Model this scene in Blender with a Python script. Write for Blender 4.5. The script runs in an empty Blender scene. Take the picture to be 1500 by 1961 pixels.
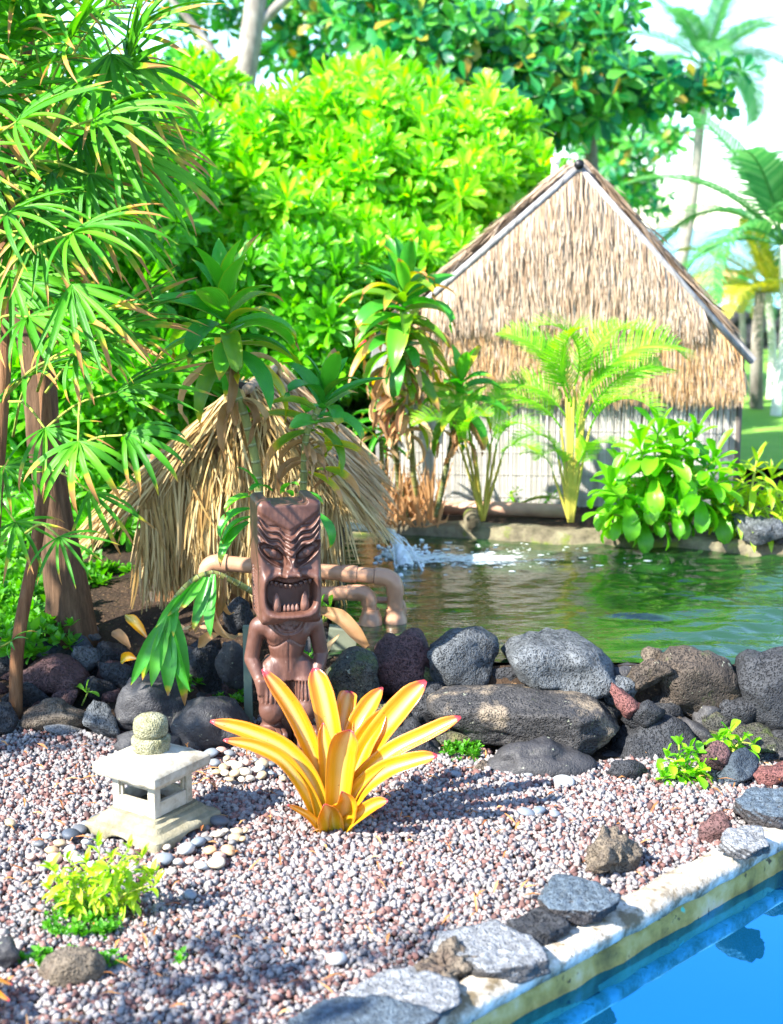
import bpy, bmesh, math, random
import numpy as np
from mathutils import Vector, Matrix, Euler, Quaternion

rad = math.radians
scene = bpy.context.scene
COL = scene.collection
rng = np.random.default_rng(7)
random.seed(7)

# ------------------------------------------------------------------ camera
CAM_H, PITCH, FPX = 1.5, rad(11.3), 2723.0          # eye height, tilt, focal length in photo pixels
cam_d = bpy.data.cameras.new('camera')
cam = bpy.data.objects.new('camera', cam_d); COL.objects.link(cam)
cam.location = (0, 0, CAM_H); cam.rotation_euler = (math.pi/2 - PITCH, 0, 0)
cam_d.sensor_fit = 'VERTICAL'; cam_d.sensor_height = 36.0; cam_d.lens = 50.0
cam_d.clip_start = 0.05; cam_d.clip_end = 20000
cam_d.dof.use_dof = True; cam_d.dof.focus_distance = 4.0; cam_d.dof.aperture_fstop = 2.9
scene.camera = cam

# ------------------------------------------------------------------ sky, sun, exposure
SUN = Vector((-0.66, -0.45, 0.66)).normalized()      # towards the sun
world = bpy.data.worlds.new('World'); scene.world = world; world.use_nodes = True
wn = world.node_tree; wn.nodes.clear()
sky = wn.nodes.new('ShaderNodeTexSky'); sky.sky_type = 'NISHITA'; sky.sun_disc = False
sky.sun_elevation = math.asin(SUN.z); sky.sun_rotation = math.atan2(SUN.x, SUN.y)
sky.air_density = 1.0; sky.dust_density = 0.2; sky.ozone_density = 4.0
bg = wn.nodes.new('ShaderNodeBackground'); bg.inputs['Strength'].default_value = 0.15
wo = wn.nodes.new('ShaderNodeOutputWorld')
wn.links.new(sky.outputs[0], bg.inputs['Color']); wn.links.new(bg.outputs[0], wo.inputs['Surface'])
sun_d = bpy.data.lights.new('sun', 'SUN'); sun_d.energy = 5.0; sun_d.angle = rad(0.6); sun_d.color = (1.0, 0.95, 0.86)
sun = bpy.data.objects.new('sun', sun_d); COL.objects.link(sun)
sun.rotation_euler = SUN.to_track_quat('Z', 'Y').to_euler()
scene.view_settings.view_transform = 'Standard'; scene.view_settings.look = 'None'
scene.view_settings.gamma = 1.0; scene.view_settings.use_curve_mapping = False
scene.view_settings.exposure = 1.88
scene.cycles.max_bounces = 8; scene.cycles.transparent_max_bounces = 8
scene.cycles.use_denoising = True

# ------------------------------------------------------------------ placing helpers
CP, SP = math.cos(PITCH), math.sin(PITCH)
def ray(x, y):
    a, b = (x-750)/FPX, (980.5-y)/FPX
    return Vector((a, CP + b*SP, -SP + b*CP))
def G(x, y, z=0.0):                                   # where the sight line meets height z
    d = ray(x, y); return Vector((0, 0, CAM_H)) + d*((z-CAM_H)/d.z)
def P(x, y, Y):                                       # where the sight line reaches distance Y
    d = ray(x, y); return Vector((0, 0, CAM_H)) + d*(Y/d.y)
def mpp(p):                                           # metres per photo pixel at p
    return (p.y*CP + (CAM_H-p.z)*SP)/FPX

# ------------------------------------------------------------------ object helpers
def link(o): COL.objects.link(o); return o
def tag(o, label=None, cat=None, group=None, kind=None):
    for k, v in (('label', label), ('category', cat), ('group', group), ('kind', kind)):
        if v: o[k] = v
    return o
def empty(name, loc, label, cat, group=None):
    o = bpy.data.objects.new(name, None); link(o); o.location = loc; o.empty_display_size = .05
    return tag(o, label, cat, group)
def mesh(name, v, f, mats, smooth=False, attrs=None, mi=None):
    m = bpy.data.meshes.new(name)
    v = np.asarray(v, dtype=np.float32)
    if isinstance(f, np.ndarray):                     # all faces the same size
        k = f.shape[1]; n = len(f)
        m.vertices.add(len(v)); m.vertices.foreach_set('co', v.ravel())
        m.loops.add(n*k); m.loops.foreach_set('vertex_index', f.astype(np.int32).ravel())
        m.polygons.add(n); m.polygons.foreach_set('loop_start', np.arange(0, n*k, k, dtype=np.int32))
        m.update(calc_edges=True)
    else:
        m.from_pydata(v.tolist(), [], f); m.update()
    for mm in (mats if isinstance(mats, (list, tuple)) else [mats]): m.materials.append(mm)
    if smooth: m.polygons.foreach_set('use_smooth', np.ones(len(m.polygons), dtype=bool))
    if mi is not None: m.polygons.foreach_set('material_index', np.asarray(mi, dtype=np.int32))
    for k, a in (attrs or {}).items():
        at = m.attributes.new(k, 'FLOAT', 'POINT'); at.data.foreach_set('value', np.asarray(a, dtype=np.float32))
    return m
def obj(name, me, parent=None, loc=(0, 0, 0), mat4=None):
    o = bpy.data.objects.new(name, me); link(o)
    if parent is not None: o.parent = parent
    if mat4 is not None: o.matrix_basis = mat4
    else: o.location = loc
    return o
class MB:                                             # mesh collector with the attributes t (along) and s (across)
    def __init__(s): s.v=[]; s.f=[]; s.t=[]; s.s=[]
    def add(s, v, f, t=None, sd=None):
        o = len(s.v); s.v += [tuple(p) for p in v]; s.f += [tuple(i+o for i in q) for q in f]
        s.t += list(t) if t is not None else [0.0]*len(v); s.s += list(sd) if sd is not None else [0.0]*len(v)
    def box(s, c, h, R=None):
        R = R or Matrix.Identity(3); c = Vector(c)
        v = [c + R @ Vector((x*h[0], y*h[1], z*h[2])) for x in (-1,1) for y in (-1,1) for z in (-1,1)]
        s.add(v, [(0,1,3,2),(4,6,7,5),(0,4,5,1),(2,3,7,6),(0,2,6,4),(1,5,7,3)])
    def tube(s, pts, r, n=10, cap=True):
        v, f, t = tube(pts, r, n, cap); s.add(v, f, t)
    def ribbon(s, pts, w, nrm, ch=0.0, cols=2):
        v, f, t, sd = ribbon(pts, w, nrm, ch, cols); s.add(v, f, t, sd)
    def mesh(s, name, mat, smooth=True): return mesh(name, s.v, s.f, mat, smooth, {'t': s.t, 's': s.s})
    def obj(s, name, mat, parent=None, smooth=True, org=None):
        if org is not None:
            ox, oy, oz = org; s.v = [(a-ox, b-oy, c-oz) for a, b, c in s.v]
        return obj(name, s.mesh(name, mat, smooth), parent)

def smooth_path(pts, n=6):                            # Catmull-Rom through the points
    p = [Vector(q) for q in pts]; p = [p[0]*2-p[1]] + p + [p[-1]*2-p[-2]]; out = []
    for i in range(1, len(p)-2):
        for k in range(n):
            t = k/n; a, b, c, d = p[i-1:i+3]
            out.append(.5*((2*b)+(c-a)*t+(2*a-5*b+4*c-d)*t*t+(3*b-a-3*c+d)*t**3))
    return out + [p[-2]]
def lerp_list(l, n):
    x = np.linspace(0, len(l)-1, n); return np.interp(x, np.arange(len(l)), l)
def tube(pts, r, n=10, cap=True):
    pts = [Vector(p) for p in pts]; m = len(pts)
    r = [r]*m if not isinstance(r, (list, tuple, np.ndarray)) else list(lerp_list(r, m))
    v, f, t = [], [], []; prev = None
    for i, p in enumerate(pts):
        d = (pts[min(i+1, m-1)]-pts[max(i-1, 0)]).normalized()
        if prev is None: u = d.orthogonal().normalized()
        else: u = (prev - d*prev.dot(d)).normalized()
        prev = u; w = d.cross(u)
        for k in range(n):
            a = 2*math.pi*k/n; v.append(p + (u*math.cos(a)+w*math.sin(a))*r[i]); t.append(i/(m-1))
    for i in range(m-1):
        for k in range(n):
            f.append((i*n+k, i*n+(k+1)%n, (i+1)*n+(k+1)%n, (i+1)*n+k))
    if cap: f += [tuple(range(n))[::-1], tuple(range((m-1)*n, m*n))]
    return v, f, t
def ribbon(pts, w, nrm, ch=0.0, cols=2):              # strip along pts; ch = depth of the channel, relative to width
    pts = [Vector(p) for p in pts]; m = len(pts); w = lerp_list(w, m); nrm = Vector(nrm)
    v, f, t, sd = [], [], [], []
    for i, p in enumerate(pts):
        d = (pts[min(i+1, m-1)]-pts[max(i-1, 0)]).normalized()
        side = d.cross(nrm)
        if side.length < 1e-4: side = d.orthogonal()
        side.normalize(); up = side.cross(d)
        for k in range(cols+1):
            a = -1+2*k/cols
            v.append(p + side*(a*w[i]*.5) + up*(ch*w[i]*(a*a))); t.append(i/(m-1)); sd.append(a)
    for i in range(m-1):
        for k in range(cols):
            a = i*(cols+1)+k; f.append((a, a+1, a+cols+2, a+cols+1))
    return v, f, t, sd
def frame(d, up=(0, 0, 1), roll=0.0):                 # rotation: +Y along d, +Z near up
    d = Vector(d).normalized(); up = Vector(up); x = d.cross(up)
    if x.length < 1e-4: x = d.orthogonal()
    x.normalize(); z = x.cross(d)
    M = Matrix((x, d, z)).transposed()
    return M @ Matrix.Rotation(roll, 3, 'Y')
def mat4(loc, R=None, s=1.0):
    R = R if R is not None else Matrix.Identity(3)
    sv = s if isinstance(s, (tuple, list)) else (s, s, s)
    return Matrix.Translation(loc) @ (R @ Matrix.Diagonal(sv)).to_4x4()

def vnoise(p, seed=0):                                # value noise, -1..1
    i = np.floor(p).astype(np.int64); f = p-i; u = f*f*(3-2*f); out = 0
    def h(a):
        n = (a[:, 0]*374761393 + a[:, 1]*668265263 + a[:, 2]*2147483647*3 + seed*1274126177) & 0xffffffff
        n = ((n ^ (n >> 13))*1274126177) & 0xffffffff; n = n ^ (n >> 16)
        return (n & 0xffff)/32767.5-1
    for dx in (0, 1):
        for dy in (0, 1):
            for dz in (0, 1):
                wgt = (u[:, 0] if dx else 1-u[:, 0])*(u[:, 1] if dy else 1-u[:, 1])*(u[:, 2] if dz else 1-u[:, 2])
                out = out + wgt*h(i+np.array([dx, dy, dz]))
    return out
def fbm(p, seed=0, o=3):
    r = 0; a = 1.0
    for k in range(o): r = r + a*vnoise(p*2**k, seed+k*17); a *= .5
    return r

# ------------------------------------------------------------------ material helpers
def rgba(c): return (c[0], c[1], c[2], 1.0)
class Mat:
    def __init__(s, name):
        s.m = bpy.data.materials.new(name); s.m.use_nodes = True; s.t = s.m.node_tree; s.t.nodes.clear()
        s.out = s.t.nodes.new('ShaderNodeOutputMaterial')
    def n(s, typ, ins=None, **props):
        nd = s.t.nodes.new('ShaderNode'+typ)
        for k, v in props.items(): setattr(nd, k, v)
        for k, v in (ins or {}).items():
            so = nd.inputs[k]
            if isinstance(v, bpy.types.NodeSocket): s.t.links.new(v, so)
            elif isinstance(v, bpy.types.Node): s.t.links.new(v.outputs[0], so)
            elif isinstance(v, (tuple, list)) and so.type == 'RGBA': so.default_value = rgba(v)
            else: so.default_value = v
        return nd
    def math(s, op, a, b=0.0, c=None, clamp=False):
        nd = s.t.nodes.new('ShaderNodeMath'); nd.operation = op; nd.use_clamp = clamp
        for i, v in enumerate((a, b) + ((c,) if c is not None else ())):
            if isinstance(v, bpy.types.NodeSocket): s.t.links.new(v, nd.inputs[i])
            else: nd.inputs[i].default_value = v
        return nd.outputs[0]
    def ramp(s, fac, cols, pos=None, interp='LINEAR'):
        nd = s.t.nodes.new('ShaderNodeValToRGB'); cr = nd.color_ramp; cr.interpolation = interp
        pos = pos or [i/max(1, len(cols)-1) for i in range(len(cols))]
        while len(cr.elements) < len(cols): cr.elements.new(.5)
        for e, c, p in zip(cr.elements, cols, pos): e.position = p; e.color = rgba(c) if len(c) == 3 else c
        s.t.links.new(fac, nd.inputs[0]); return nd.outputs[0]
    def mix(s, fac, a, b, blend='MIX'):
        nd = s.t.nodes.new('ShaderNodeMix'); nd.data_type = 'RGBA'; nd.blend_type = blend
        for so, v in ((nd.inputs['Factor'], fac), (nd.inputs[6], a), (nd.inputs[7], b)):
            if isinstance(v, bpy.types.NodeSocket): s.t.links.new(v, so)
            else: so.default_value = v if not isinstance(v, (tuple, list)) else rgba(v)
        return nd.outputs[2]
    def noise(s, vec, scale, detail=3, rough=.55):
        return s.n('TexNoise', {'Vector': vec, 'Scale': scale, 'Detail': detail, 'Roughness': rough}).outputs[0]
    def step(s, v, a, b):
        return s.n('MapRange', {'Value': v, 'From Min': a, 'From Max': b}, interpolation_type='SMOOTHSTEP').outputs[0]
    def attr(s, name): return s.n('Attribute', attribute_name=name).outputs['Fac']
    def co(s): return s.n('TexCoord').outputs['Object']
    def pos(s): return s.n('NewGeometry').outputs['Position']
    def rnd(s, how): return s.n('NewGeometry').outputs['Random Per Island'] if how == 'island' else s.n('ObjectInfo').outputs['Random']
    def bump(s, h, strength, dist, nrm=None):
        ins = {'Height': h, 'Strength': strength, 'Distance': dist}
        if nrm is not None: ins['Normal'] = nrm
        return s.n('Bump', ins).outputs[0]
    def done(s, sh):
        s.t.links.new(sh if isinstance(sh, bpy.types.NodeSocket) else sh.outputs[0], s.out.inputs['Surface']); return s.m
    def bsdf(s, col, rough=.6, bump=None, spec=.4, **kw):
        ins = {'Base Color': col, 'Roughness': rough, 'Specular IOR Level': spec}
        if bump is not None: ins['Normal'] = bump
        ins.update(kw); return s.n('BsdfPrincipled', ins)

def leaf_mat(name, cols, rnd='object', tip=None, edge=None, trans=.35, rough=.38, spec=.5, vary=.25):
    s = Mat(name); r = s.rnd(rnd); c = s.ramp(r, cols)
    nz = s.noise(s.pos(), 30, 2)
    c = s.mix(s.math('MULTIPLY', nz, vary), c, tuple(min(1, x*1.5) for x in cols[min(2, len(cols)-1)]))
    if edge:
        e = s.math('ABSOLUTE', s.attr('s')); e = s.step(s.math('ADD', e, s.math('MULTIPLY', s.math('SUBTRACT', r, .5), .5)), edge[1], edge[1]+.35)
        c = s.mix(e, c, edge[0])
    if tip:
        t = s.math('ADD', s.attr('t'), s.math('MULTIPLY', s.math('SUBTRACT', s.math('FRACT', s.math('MULTIPLY', r, 7.31)), .5), tip[2] if len(tip) > 2 else .5))
        t = s.math('ADD', t, s.math('MULTIPLY', s.math('SUBTRACT', nz, .5), .25))
        if len(tip) > 3: c = s.mix(s.step(t, tip[1]-.1, tip[1]+.02), c, tip[3])
        c = s.mix(s.step(t, tip[1], tip[1]+.08), c, tip[0])
    vein = s.n('TexWave', {'Vector': s.n('CombineXYZ', {'X': s.attr('s'), 'Y': 0.0, 'Z': 0.0}), 'Scale': 2.2, 'Distortion': 0.0}).outputs['Fac']
    b = s.bump(vein, .25, .004)
    p = s.bsdf(c, rough, b, spec)
    hs = s.n('HueSaturation', {'Color': c, 'Value': 1.5, 'Saturation': 1.1})
    tr = s.n('BsdfTranslucent', {'Color': hs})
    return s.done(s.n('MixShader', {0: trans, 1: p, 2: tr}))

def rock_mat(name, dark, light, accent=None, moss=0.0, pit=1.0, scale=1.0, smoothness=0.0, top=None):
    s = Mat(name); co = s.co(); r = s.rnd('object')
    v = s.n('VectorMath', {0: co, 1: s.n('CombineXYZ', {'X': s.math('MULTIPLY', r, 37.0), 'Y': s.math('MULTIPLY', r, 11.0), 'Z': 0.0})}, operation='ADD').outputs[0]
    n1 = s.noise(v, 9*scale, 5, .65); n2 = s.noise(v, 55*scale, 4, .6)
    f = s.math('ADD', s.math('MULTIPLY', n1, .6), s.math('MULTIPLY', n2, .5))
    c = s.ramp(f, [dark, tuple((a+b)/2 for a, b in zip(dark, light)), light], [.38, .55, .75])
    c = s.mix(s.math('MULTIPLY', r, .35), c, dark)
    if accent: c = s.mix(s.step(s.noise(v, 6*scale, 4, .6), .52, .66), c, accent)
    wv = s.n('VectorMath', {0: v, 1: s.n('VectorMath', {0: s.n('TexNoise', {'Vector': v, 'Scale': 60.0, 'Detail': 2.0}).outputs['Color'], 3: .018}, operation='SCALE').outputs[0]}, operation='ADD').outputs[0]
    va = s.step(s.n('TexVoronoi', {'Vector': wv, 'Scale': 70*scale}).outputs['Distance'], .10, .40)
    vb_ = s.step(s.n('TexVoronoi', {'Vector': wv, 'Scale': 170*scale}).outputs['Distance'], .14, .46)
    ma = s.step(s.noise(v, 12*scale, 3), .5, .62); va = s.math('MAXIMUM', va, ma)
    pits = s.math('MULTIPLY', va, vb_)
    c = s.mix(s.math('MULTIPLY', s.math('SUBTRACT', 1.0, pits), .6*pit), c, tuple(x*.45 for x in dark))
    if moss:
        mk = s.math('MULTIPLY', s.step(s.noise(v, 14, 5, .7), .66-moss*.22, .80-moss*.18), .75)
        c = s.mix(mk, c, (.06, .085, .012))
        lk = s.step(s.noise(v, 42, 3, .6), .67, .72); c = s.mix(s.math('MULTIPLY', lk, .7), c, (.34, .36, .26))
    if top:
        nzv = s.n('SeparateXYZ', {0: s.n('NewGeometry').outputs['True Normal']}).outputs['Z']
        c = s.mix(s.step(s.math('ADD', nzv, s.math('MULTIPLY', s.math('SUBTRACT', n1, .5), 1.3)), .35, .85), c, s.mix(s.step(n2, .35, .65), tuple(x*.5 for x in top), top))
    h = s.math('ADD', s.math('MULTIPLY', pits, .55*pit), s.math('ADD', s.math('MULTIPLY', n2, .5), s.math('MULTIPLY', s.noise(v, 160*scale, 3), .35)))
    b = s.bump(h, 1.0-smoothness*.6, .011)
    return s.done(s.bsdf(c, .72-.25*smoothness, b, .35))
# ================================================================== the setting
POOL_A, POOL_B = G(885, 1930, .03).xy, G(1500, 1598, .03).xy      # outer top edge of the pool kerb
POOL_D = (POOL_B-POOL_A).normalized(); POOL_N = Vector((POOL_D.y, -POOL_D.x))   # towards the pool water
WATER_Z, POOL_Z = 0.20, -0.07
KP = [G(x_, y_, .03) for x_, y_ in ((885, 1930), (1500, 1598))]
KT = [(Vector((q.x, q.y))-POOL_A).dot(POOL_D) for q in KP]; KO = [(Vector((q.x, q.y))-POOL_A).dot(POOL_N) for q in KP]
def pool_d(x, y):                                     # >0 over the pool
    ex, ey = np.asarray(x)-POOL_A.x, np.asarray(y)-POOL_A.y
    return ex*POOL_N.x+ey*POOL_N.y - np.interp(ex*POOL_D.x+ey*POOL_D.y, KT, KO)
def back_y(x): return 6.02 - 0.27*np.maximum(x, -.1)                # inner face of the far pond wall
def sstep(v, a, b):
    t = np.clip((v-a)/(b-a), 0, 1); return t*t*(3-2*t)
def front_y(x): return 4.13 + 0.10*sstep(x, .9, 1.6) + .12*np.exp(-((x+.05)/.25)**2)
def height(x, y):
    x = np.asarray(x, float); y = np.asarray(y, float)
    z = 0.02*np.sin(x*3.1+1)*np.sin(y*2.3) * sstep(y, 3, 4)
    z = z + .04*sstep(y, 4.05, 4.35)*(1-sstep(x, -.35, -.15)) + .13*sstep(y, 4.45, 4.85)*(1-sstep(x, -.35, -.15)) + .02*sstep(y, 4.9, 5.3)
    fr = front_y(x)
    ridge = .2*sstep(y, fr-.09, fr-.0)
    z = z + ridge*sstep(x, -.45, -.15)
    inside = sstep(y, fr+.02, fr+.16)*(1-sstep(y, back_y(x)-.02, back_y(x)+.05))*sstep(x, -.22, -.1)
    z = z*(1-inside) + (-.25)*inside
    far = sstep(y, back_y(x), back_y(x)+.05)
    z = z*(1-far) + (.235 + .012*np.sin(x*7)*np.sin(y*5))*far
    d = pool_d(x, y)
    pl = sstep(d, -.07, -.03)*(1-sstep(y, 3.6, 3.7)); z = z*(1-pl) - .6*pl
    z = z - 2.6*sstep(y, 17, 30) - 6*sstep(y, 40, 80)
    return z
def H(x, y): return float(height(x, y))

def axis(lo, hi, step, far, g=1.35):
    a = list(np.arange(lo, hi, step)); s = step; l, r = a[0], a[-1]; L, R = [], []
    while r < far: s *= g; r += s; R.append(r)
    s = step
    while l > -far: s *= g; l -= s; L.append(l)
    return np.array(L[::-1]+a+R)
gx = axis(-2.6, 3.2, .035, 9000); gy = axis(1.2, 7.6, .035, 9000)
X, Y = np.meshgrid(gx, gy, indexing='ij'); Z = height(X, Y)
nx, ny = X.shape; I = np.arange(nx*ny).reshape(nx, ny)
gf = np.stack([I[:-1, :-1], I[1:, :-1], I[1:, 1:], I[:-1, 1:]], -1).reshape(-1, 4)
s = Mat('soil'); p = s.pos(); n1 = s.noise(p, 6, 5); n2 = s.noise(p, 70, 4)
c = s.ramp(n1, [(.012, .008, .006), (.035, .022, .014), (.075, .046, .028)], [.3, .5, .72])
c = s.mix(s.step(n2, .6, .7), c, (.2, .12, .06))
soil = s.done(s.bsdf(c, .9, s.bump(n2, .8, .02), .2))
gr = obj('ground', mesh('ground', np.stack([X, Y, Z], -1).reshape(-1, 3), gf, soil, True)); tag(gr, kind='structure')

# lawn beyond the hut, and the sea beyond that
s = Mat('lawn'); p = s.pos(); n1 = s.noise(p, 1.2, 4); n2 = s.noise(p, 40, 3)
c = s.ramp(n1, [(.10, .30, .03), (.2, .42, .05), (.32, .5, .08)], [.3, .5, .7]); c = s.mix(s.math('MULTIPLY', n2, .4), c, (.2, .36, .06))
lawn_m = s.done(s.bsdf(c, .8, s.bump(n2, .7, .03), .2))
lx, ly = axis(-6, 9, .3, 60, 1.5), np.linspace(7.2, 26, 70)
X, Y = np.meshgrid(lx, ly, indexing='ij'); Z = height(X, Y)+.06; nx, ny = X.shape; I = np.arange(nx*ny).reshape(nx, ny)
tag(obj('lawn', mesh('lawn', np.stack([X, Y, Z], -1).reshape(-1, 3), np.stack([I[:-1, :-1], I[1:, :-1], I[1:, 1:], I[:-1, 1:]], -1).reshape(-1, 4), lawn_m, True)), kind='structure')
s = Mat('sea'); p = s.pos()
v = s.n('Mapping', {'Vector': p, 'Scale': (.02, .09, 1)}).outputs[0]; nz = s.noise(v, 1.0, 5)
c = s.ramp(nz, [(.03, .26, .36), (.06, .36, .46), (.14, .46, .54)], [.35, .5, .68])
sea_m = s.done(s.bsdf(c, .25, s.bump(s.noise(p, .8, 4), .4, .4), .5))
tag(obj('sea', mesh('sea', [(-12000, 24, -2.0), (12000, 24, -2.0), (12000, 12000, -2.0), (-12000, 12000, -2.0)], [(0, 1, 2, 3)], sea_m)), kind='structure')

# ---- water of the raised pond and of the pool in front
def water_mat(name, deep, shallow, sc, strength, ior, stretch=(1, 1, 1), rough=.02, metal=0.0, dist=.02):
    s = Mat(name); p = s.pos(); v = s.n('Mapping', {'Vector': p, 'Scale': stretch}).outputs[0]
    n = s.noise(v, sc, 3, .5); n2 = s.noise(v, sc*3.1, 2, .5)
    c = s.mix(s.noise(p, 2.2, 3), deep, shallow)
    hh = s.math('ADD', n, s.math('MULTIPLY', n2, .25))
    b = s.bump(hh, strength, dist)
    return s.done(s.bsdf(c, rough, b, .5, IOR=ior, Metallic=metal))
pond_m = water_mat('pond_water', (.006, .028, .006), (.02, .07, .014), 14.0, .25, 2.0, (.7, 2.0, 1), dist=.02)
pool_m = water_mat('pool_water', (.012, .29, .66), (.016, .32, .72), 2.5, .03, 1.5, metal=.9)  # blue of the reflected sky is put into the metallic base colour
xs = np.linspace(-.2, 3.0, 230); nv = 135; X = np.repeat(xs[:, None], nv, 1); tt = np.linspace(0, 1, nv)[None, :]
Y = (front_y(X)+.02)*(1-tt) + (back_y(X)+.03)*tt; pq = np.stack([X, Y, X*0], -1).reshape(-1, 3)
def waves(fx, fy, rot, seed):
    c_, s_ = math.cos(rot), math.sin(rot); return fbm(np.stack([(pq[:, 0]*c_+pq[:, 1]*s_)*fx, (pq[:, 1]*c_-pq[:, 0]*s_)*fy, pq[:, 2]+seed], -1), seed, 2).reshape(X.shape)
am = .0024 + .0145*sstep(X, .35, 1.2)                # the open end is ruffled more by the breeze
rj = np.hypot(X-.05, (Y-5.4)*1.3)
Z = WATER_Z + am*waves(3.2, 8.5, .15, 5) + am*.45*waves(7, 17, -.25, 9) + .0016*np.sin(rj*48)*np.exp(-((rj-.55)/.4)**2)
I = np.arange(X.size).reshape(X.shape)
tag(obj('pond_water', mesh('pond_water', np.stack([X, Y, Z], -1).reshape(-1, 3), np.stack([I[:-1, :-1], I[1:, :-1], I[1:, 1:], I[:-1, 1:]], -1).reshape(-1, 4), pond_m, True)), kind='structure')
q0 = POOL_A - POOL_D*1.3 - POOL_N*.12; q1 = POOL_B + POOL_D*.45 - POOL_N*.12
tag(obj('pool_water', mesh('pool_water', [(q0.x, q0.y, POOL_Z), (q0.x+3*POOL_N.x, q0.y+3*POOL_N.y, POOL_Z), (q1.x+3*POOL_N.x, q1.y+3*POOL_N.y, POOL_Z), (q1.x, q1.y, POOL_Z)], [(0, 1, 2, 3)], pool_m)), kind='structure')

# ---- kerb of the pool: painted top slab over a mossy side
s = Mat('kerb_paint'); p = s.pos(); n = s.noise(p, 14, 5, .65); n2 = s.noise(p, 3.5, 3)
c = s.ramp(n, [(.14, .105, .06), (.38, .33, .26), (.6, .56, .5)], [.38, .48, .6]); c = s.mix(s.step(n2, .54, .66), c, (.3, .25, .15)); c = s.mix(s.step(s.noise(p, 48, 4, .7), .6, .68), c, (.16, .12, .07))
kerb_top_m = s.done(s.bsdf(c, .75, s.bump(s.noise(p, 60, 4), .5, .008), .3))
s = Mat('kerb_side'); p = s.pos(); n = s.noise(p, 9, 5, .6); n2 = s.noise(p, 30, 3)
c = s.ramp(n, [(.10, .09, .03), (.30, .25, .07), (.42, .36, .15), (.5, .46, .36)], [.3, .46, .58, .75])
c = s.mix(s.step(s.noise(p, 17, 2), .7, .74), c, (.08, .4, .3)); c = s.mix(s.step(n2, .62, .7), c, (.07, .06, .03))
kerb_side_m = s.done(s.bsdf(c, .8, s.bump(n2, .6, .01), .3))
kerb = empty('pool_kerb', (POOL_A.x, POOL_A.y, 0), 'white painted concrete kerb with mossy yellow side along the blue pool', 'kerb')
def kerb_piece(name, o0, o1, z0, z1, m, seed, rough):
    L = 2.35; n = 120; sec = [(o0, z0), (o0, z1-.008), (o0+.008, z1), ((o0+o1)/2, z1+.003), (o1-.012, z1), (o1, z1-.014), (o1+.004, (z0+z1)/2), (o1, z0)]
    v = []
    for i in range(n):
        tt = -1.15+L*i/(n-1); b = POOL_A + POOL_D*tt + POOL_N*float(np.interp(tt, KT, KO))
        for o, z in sec: v.append((b.x+POOL_N.x*o, b.y+POOL_N.y*o, z))
    v = np.array(v); dn = fbm(v*18, seed, 3)*rough
    v[:, 2] += dn; v[:, :2] += np.outer(fbm(v*14+9, seed+3, 3)*rough, [POOL_N.x, POOL_N.y])
    k = len(sec); f = [(i*k+j, (i+1)*k+j, (i+1)*k+(j+1) % k, i*k+(j+1) % k) for i in range(n-1) for j in range(k)]
    f += [tuple(range(k)), tuple(range((n-1)*k, n*k))[::-1]]
    v -= np.array([POOL_A.x, POOL_A.y, 0])
    return obj(name, mesh(name, v, f, m, True), kerb)
kerb_piece('top_slab', -.078, 0, -.012, .03, kerb_top_m, 3, .0028)
kerb_piece('side_wall', -.066, -.004, -.6, -.014, kerb_side_m, 5, .006)

# ---- far wall of the pond
s = Mat('pond_wall'); p = s.pos(); n = s.noise(p, 11, 5, .6)
c = s.ramp(n, [(.04, .035, .02), (.13, .11, .07), (.22, .2, .12)], [.32, .5, .7]); c = s.mix(s.step(s.noise(p, 7, 4), .56, .66), c, (.12, .15, .02))
pw_m = s.done(s.bsdf(c, .85, s.bump(s.noise(p, 45, 4), .7, .012), .25))
xs = np.linspace(-.22, 3.3, 110); v = []
sec = [(-.0, -.2), (-.005, .235), (.012, .252), (.085, .258), (.105, .25), (.11, -.2)]
for x in xs:
    for o, z in sec: v.append((x, back_y(x)+o, z))
v = np.array(v); v[:, 2] += fbm(v*13, 4)*.006; v[:, 1] += fbm(v*12+5, 8)*.008; k = len(sec)
f = [(i*k+j, (i+1)*k+j, (i+1)*k+j+1, i*k+j+1) for i in range(len(xs)-1) for j in range(k-1)]
tag(obj('pond_wall', mesh('pond_wall', v, f, pw_m, True)), 'low mossy concrete wall along the far side of the pond', 'wall')

# ---- gravel: crushed lava
PH = (1+5**.5)/2
ICO = np.array([(-1, PH, 0), (1, PH, 0), (-1, -PH, 0), (1, -PH, 0), (0, -1, PH), (0, 1, PH), (0, -1, -PH), (0, 1, -PH), (PH, 0, -1), (PH, 0, 1), (-PH, 0, -1), (-PH, 0, 1)])/math.sqrt(1+PH*PH)
ICF = np.array([(0, 11, 5), (0, 5, 1), (0, 1, 7), (0, 7, 10), (0, 10, 11), (1, 5, 9), (5, 11, 4), (11, 10, 2), (10, 7, 6), (7, 1, 8), (3, 9, 4), (3, 4, 2), (3, 2, 6), (3, 6, 8), (3, 8, 9), (4, 9, 5), (2, 4, 11), (6, 2, 10), (8, 6, 7), (9, 8, 1)])
CUB = np.array([(x_, y_, z_) for x_ in (-1, 1) for y_ in (-1, 1) for z_ in (-1, 1)])/1.35
CUF = np.array([(0, 1, 3), (0, 3, 2), (4, 6, 7), (4, 7, 5), (0, 4, 5), (0, 5, 1), (2, 3, 7), (2, 7, 6), (0, 2, 6), (0, 6, 4), (1, 5, 7), (1, 7, 3)])
def rand_rot(n, g=rng):
    q = g.normal(size=(n, 4)); q /= np.linalg.norm(q, axis=1, keepdims=True); w, x, y, z = q.T
    return np.stack([1-2*(y*y+z*z), 2*(x*y-z*w), 2*(x*z+y*w), 2*(x*y+z*w), 1-2*(x*x+z*z), 2*(y*z-x*w), 2*(x*z-y*w), 2*(y*z+x*w), 1-2*(x*x+y*y)], -1).reshape(n, 3, 3)
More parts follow.
